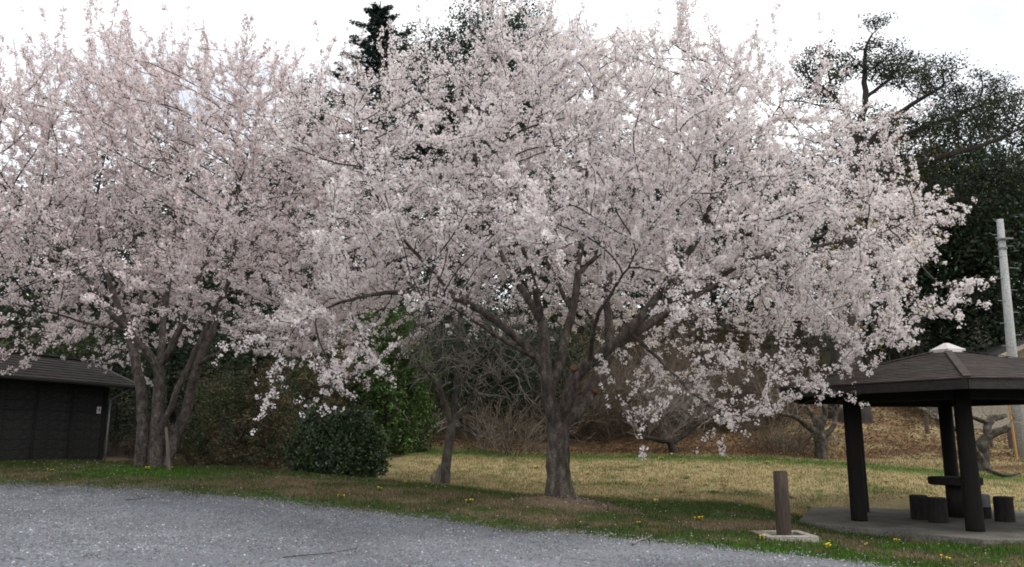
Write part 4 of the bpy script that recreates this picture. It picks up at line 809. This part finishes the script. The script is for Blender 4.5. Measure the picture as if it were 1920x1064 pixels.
for px, py, lb, m2 in [(1726, 974, 'dark log stool standing left of the round table, farther from the post', None), (1760, 980, 'dark log stool left of the table, next to the front post', None), (1842, 972, 'log stool with upper half coloured pale grey for sunlight, behind the front post', 'stool_lit'), (1885, 978, 'dark log stool on the right of the round table', None)]:
    v_ = (532 - py) / F; sl = (SP + v_ * CP) / (CP - v_ * SP); q = at(px, py, (SLAB - EYE) / sl); st = empty('log_stool', (q.x, q.y, SLAB), random.uniform(0, 6)); tag(st, lb, 'stool', 'log stools round the pavilion table')
    rr_ = .168
    if m2:
        link('stool_body', bm_mesh('stool_body', lathe([(rr_, 0), (rr_, .22)], 20, .02, 3), M['stool'], False), st); o = link('sunlit_top', bm_mesh('sunlit_top', lathe([(rr_ * .99, .2205), (rr_, .43), (rr_ * .95, .45)], 20, .02, 3), M[m2]), st)  # upper half coloured paler to stand for sun falling on it
    else:
        link('stool_body', bm_mesh('stool_body', lathe([(rr_ * 1.02, 0), (rr_, .2), (rr_, .42), (rr_ * .94, .44)], 20, .02, 3), M['stool']), st); link('seat_disc', bm_mesh('seat_disc', lathe([(rr_ * .9, .441), (rr_ * .88, .452)], 20), M['bollard_cut']), st)

# bollard in a concrete frame
bp_ = at(1470, 1003, 13.2); bz = h1(bp_.x, bp_.y); t = empty('bollard', (bp_.x, bp_.y, bz)); tag(t, 'round brown wooden bollard post beside the gravel', 'bollard')
link('post', bm_mesh('post', lathe([(.118, -.2), (.115, 0), (.112, .5), (.11, 1.0)], 20, .015), M['bollard'], True), t); link('end_grain', bm_mesh('end_grain', lathe([(.106, 1.001), (.098, 1.012)], 20), M['bollard_cut']), t)
fr = empty('concrete_frame', (bp_.x, bp_.y + .02, bz), .03); tag(fr, 'square pale concrete frame set in the ground around the bollard', 'kerb frame')
for k in range(4):
    o = link('edging', bm_mesh('edging', box_bm(-.4, .27, -.4, -.27, -.06, .05, .008), M['kerb']), fr); o.rotation_euler.z = k * math.pi / 2

# ------------------------------------------------------------------ shed
U = Vector((.287, .958, 0)).normalized(); N = Vector((U.y, -U.x, 0))         # along the wall, outwards
c0 = at(187, 868, 22.0); c0.z = h1(c0.x, c0.y) - .1
shed = empty('shed', c0, math.atan2(U.y, U.x)); tag(shed, 'dark boarded shed with low gable roof standing at the edge of the grass', 'shed')
# local: x along the wall (corner at 0, wall runs to -6), y to the left = -N (inside), z up
LW, DW, HW = 6.6, 2.5, 2.12
link('wall', bm_mesh('wall', box_bm(-LW, -.02, .02, DW, 0, HW - .02, 0), M['batten']), shed)
bd = .235
for bay in range(6):
    x1 = -.12 - bay * 1.08; x0 = x1 - .98
    me = None
    for j in range(9):
        m = Matrix.Rotation(R(-4), 4, 'X'); m.translation = (0, -.004, .02 + j * bd)
        if me is None or j == 8: me = bm_mesh('board', box_bm(x0, x1, -.022, .012, 0, bd - .006, .003), M['siding'])
        o = link('board', me, shed); o.location = (0, -.008, .03 + j * bd); o.rotation_euler.x = R(4)
    link('batten', bm_mesh('batten', box_bm(x0 - .098, x0 - .002, -.05, .012, 0, HW, .006), M['batten']), shed)
link('corner_post', bm_mesh('corner_post', box_bm(-.118, .03, -.055, .1, 0, HW, .006), M['batten']), shed)
ZR, OV, OG = .74, .62, .55                                                      # roof rise, eave and gable overhang
rz0 = HW + .05; xr0, xr1 = -LW - OG, OG
for side in (0, 1):
    ye, yr = (-OV, DW / 2) if side == 0 else (DW + OV, DW / 2)
    bm = bmesh.new(); n_c = 9
    for j in range(n_c):
        t0, t1 = j / n_c, min(1, (j + 1.15) / n_c); za, zb = rz0 + ZR * t0 + .02, rz0 + ZR * t1; ya, yb = ye + (yr - ye) * t0, ye + (yr - ye) * t1
        v = [bm.verts.new(q) for q in ((xr0, ya, za), (xr1, ya, za), (xr1, yb, zb), (xr0, yb, zb), (xr0, ya, za - .03), (xr1, ya, za - .03))]
        bm.faces.new(v[:4]); bm.faces.new((v[4], v[5], v[1], v[0]))
    v = [bm.verts.new(q) for q in ((xr0, ye, rz0 - .04), (xr1, ye, rz0 - .04), (xr1, yr, rz0 + ZR - .05), (xr0, yr, rz0 + ZR - .05))]; bm.faces.new(v)
    link('roof_slope', bm_mesh('roof_slope', bm, M['shed_roof']), shed)
    for xx in (xr0, xr1): link('bargeboard', bm_mesh('bargeboard', beam((xx, ye, rz0 - .01), (xx, yr, rz0 + ZR - .01), .03, .1, .004), M['grey_metal']), shed)
link('ridge_cap', bm_mesh('ridge_cap', beam((xr0 - .01, DW / 2, rz0 + ZR + .02), (xr1 + .01, DW / 2, rz0 + ZR + .02), .22, .04), M['shed_roof']), shed)
link('gable', bm_mesh('gable', box_bm(-.05, .0, .1, DW - .1, HW - .02, HW + .35, 0), M['batten']), shed)
link('gutter', bm_mesh('gutter', beam((xr0, -OV - .045, rz0 - .05), (xr1 - .05, -OV - .045, rz0 - .05), .08, .07, .02), M['batten']), shed)
bm = lathe([(.028, 0), (.028, HW - .35)], 10); o = link('downspout', bm_mesh('downspout', bm, M['grey_metal'], True), shed); o.location = (.07, -.09, .02)
link('downspout_elbow', bm_mesh('downspout_elbow', beam((.07, -.09, HW - .34), (.25, -OV + .02, HW - .02), .055, .055, .012), M['grey_metal']), shed)
sg = empty('sign_plate', (-.27, -.062, HW - .62)); sg.parent = shed
o = link('plate', bm_mesh('plate', box_bm(-.065, .065, -.008, .008, -.09, .09, .003), M['white']), sg)
bm = lathe([(.016, 0), (.016, .004)], 12); o = link('pictogram_head', bm_mesh('pictogram_head', bm, M['black']), sg); o.location = (0, -.0085, .045); o.rotation_euler.x = R(90)
bm = bmesh.new(); vs = [bm.verts.new(q) for q in ((-.03, -.0125, .022), (.03, -.0125, .022), (.008, -.0125, -.055), (-.008, -.0125, -.055))]; bm.faces.new(vs); link('pictogram_body', bm_mesh('pictogram_body', bm, M['black']), sg)

# ------------------------------------------------------------------ house, pole, posts, small things
hw = at(1812, 812, 30); hz0 = h1(hw.x, 31) - .6; house = empty('house', (hw.x + .4, 31.5, hz0), R(-8)); tag(house, 'beige plastered house with dark gable roof behind the utility pole', 'house')
hx0, HH = 0, at(1900, 712, 31).z - hz0
bm = bmesh.new(); Wd = 7.0; Dp = 6; prof_ = [(0, 0), (Wd, 0), (Wd, HH), (Wd / 2, HH + 1.55), (0, HH)]
fr_ = [bm.verts.new((x_, 0, z_)) for x_, z_ in prof_]; bk = [bm.verts.new((x_, Dp, z_)) for x_, z_ in prof_]; bm.faces.new(fr_); bm.faces.new(bk[::-1])
for i_ in range(5): bm.faces.new((fr_[i_], fr_[(i_ + 1) % 5], bk[(i_ + 1) % 5], bk[i_]))
link('wall', bm_mesh('wall', bm, M['plaster']), house)
for sx in (0, 1):
    e0 = (-.55, HH - .2) if sx == 0 else (Wd + .55, HH - .2); e1 = (Wd / 2, HH + 1.63)
    link('roof', bm_mesh('roof', beam((e0[0], Dp / 2, e0[1] + .08), (e1[0], Dp / 2, e1[1] + .05), Dp + 1.2, .1, 0), M['house_roof']), house)
    link('bargeboard', bm_mesh('bargeboard', beam((e0[0], -.63, e0[1] + .05), (e1[0], -.63, e1[1] + .02), .05, .16, .005), M['plaster']), house)
win = link('window', bm_mesh('window', box_bm(3.2, 4.8, -.02, .05, 1.0, 2.1, .01), M['grey_metal']), house); link('pane', bm_mesh('pane', box_bm(3.28, 4.72, -.028, -.022, 1.08, 2.02, 0), M['black']), win)

up = at(1916, 868, 26.5); up.z = h1(up.x, up.y); topz = at(1888, 412, 26.5); Hp = topz.z - up.z
pole = empty('utility_pole', up); pole.rotation_euler.y = R(1.6); tag(pole, 'tall tapering concrete utility pole with climbing pegs beside the house', 'pole'); 
link('shaft', bm_mesh('shaft', lathe([(.175, -.3), (.155, Hp * .4), (.105, Hp)], 18), M['concrete_pole'], True), pole)
for k in range(13):
    z_ = 3.6 + k * .38; s = 1 if k % 2 else -1
    if z_ < Hp - .3: link('climbing_peg', bm_mesh('climbing_peg', beam((s * .1, -.05, z_), (s * .34, -.05, z_), .022, .022, 0), M['grey_metal']), pole)
for z_ in (Hp - .75, Hp - 1.05): link('clamp_band', bm_mesh('clamp_band', lathe([(.15, z_), (.15, z_ + .06)], 16), M['grey_metal']), pole)
link('bracket', bm_mesh('bracket', beam((-.3, -.16, Hp - .7), (.3, -.16, Hp - .7), .05, .05), M['grey_metal']), pole)
def post_thing(name, label, cat, px, pyb, Y, hgt, rad, mat, group=None, tilt=0, part=None):
    b = at(px, pyb, Y); b.z = h1(b.x, b.y); o = link(name, bm_mesh(name, lathe([(rad, -.15), (rad, hgt * .98), (rad * .85, hgt)], 12, .03), M[mat])); o.location = b; o.rotation_euler.y = tilt
    return tag(o, label, cat, group)
post_thing('fence_post', 'short wooden fence post on the dry bank left of the pavilion back posts', 'post', 1742, 842, 30, .62, .075, 'post', 'fence posts on the bank')
post_thing('fence_post', 'leaning thin wooden fence post right beside the pruned tree', 'post', 1862, 852, 28, .75, .06, 'post', 'fence posts on the bank', R(-8))
post_thing('fence_post', 'upright wooden fence post next to the yellow stake', 'post', 1898, 850, 28, .78, .085, 'post', 'fence posts on the bank')
post_thing('yellow_stake', 'thin faded yellow stake beside the utility pole', 'stake', 1908, 868, 26.2, 1.75, .035, 'yellow', tilt=R(-2))
b = at(1818, 815, 29); b.z = h1(b.x, b.y); t = empty('notice_post', b); tag(t, 'small white board on a thin white post in front of the house', 'sign'); link('post', bm_mesh('post', lathe([(.03, -.2), (.03, 1.35)], 10), M['white']), t); link('board', bm_mesh('board', box_bm(-.17, .13, -.055, -.033, .85, 1.45, .004), M['white']), t)
b = at(318, 880, 17.3); b.z = float(gz(b.x, b.y)[0]); o = link('tree_stake', bm_mesh('tree_stake', lathe([(.035, -.1), (.033, .5), (.03, .92)], 10, .05), M['stake'])); o.location = b; o.rotation_euler = (0, R(-9), 0); tag(o, 'leaning weathered wooden stake at the foot of the slim cherry stems', 'stake')
b = at(815, 909, 18.1); b.z = float(gz(b.x, b.y)[0]); t = empty('broken_stump', b); tag(t, 'grey splintered stump leaning against the leafless grey tree', 'stump')
for k, (dx, a, hh, rr_) in enumerate([(0, 14, .46, .05), (.07, 6, .34, .035), (-.06, 22, .24, .03)]):
    o = link('splinter', bm_mesh('splinter', lathe([(rr_, -.1), (rr_, hh * .6), (rr_ * .5, hh)], 8, .2, k), M['stake']), t); o.location = (dx, 0, 0); o.rotation_euler = (R(4), R(a), k)
# slatted panel on the bank
b = at(1398, 792, 30.6); b.z = h1(b.x, b.y); t = empty('slatted_panel', b); tag(t, 'brown wooden panel of horizontal slats on the bank behind the cherry', 'fence panel'); zt = at(1398, 718, 30.6).z - b.z
for s in (-1, 1): link('post', bm_mesh('post', box_bm(s * .52 - .04, s * .52 + .04, 0, .08, -.3, zt, .005), M['slat']), t)
sl_me = bm_mesh('slat', box_bm(-.6, .6, -.028, -.002, 0, .085, .004), M['slat'])
for k in range(int(zt / .125)): o = link('slat', sl_me, t); o.location = (0, 0, .1 + k * .125)
# fallen branch by the pruned tree, twigs and scraps on the gravel
def stick(name, label, pts, r0, mat, cat='branch'):
    P = np.array([p[:] for p in pts]); n = len(P); o = empty(name, pts[0]); V, Fc = tubes(P - P[0], np.arange(n) - 1, np.linspace(r0, r0 * .4, n), np.ones(n, bool), 7, .08)
    bpy.data.objects.remove(o); o = link(name, mesh_np(name, V, Fc, M[mat], None, True)); o.location = pts[0]; return tag(o, label, cat)
def gp(px, py, up_): p = ray_ground(px, py); return Vector((p.x, p.y, float(gz(p.x, p.y)[0]) + up_))
stick('fallen_branch', 'dark fallen branch lying on the grass below the pruned tree', [gp(1848, 884, .06), gp(1865, 890, .05), gp(1880, 896, .07), gp(1895, 896, .06), gp(1912, 894, .08)], .06, 'lichen_bark')
stick('dry_stick', 'pale dry stick lying on the gravel near the verge', [gp(1186, 1026, .03), gp(1200, 1020, .04), gp(1212, 1014, .03), gp(1224, 1009, .035)], .014, 'pale_twig')
stick('dark_stick', 'thin dark twig lying across the gravel', [gp(530, 1052, .025), gp(570, 1048, .03), gp(620, 1042, .025), gp(668, 1036, .03), gp(674, 1026, .045)], .006, 'twig')
stick('dark_stick', 'short dark twig on the gravel below the slim cherry', [gp(235, 942, .03), gp(260, 941, .03), gp(284, 938, .035)], .008, 'twig')
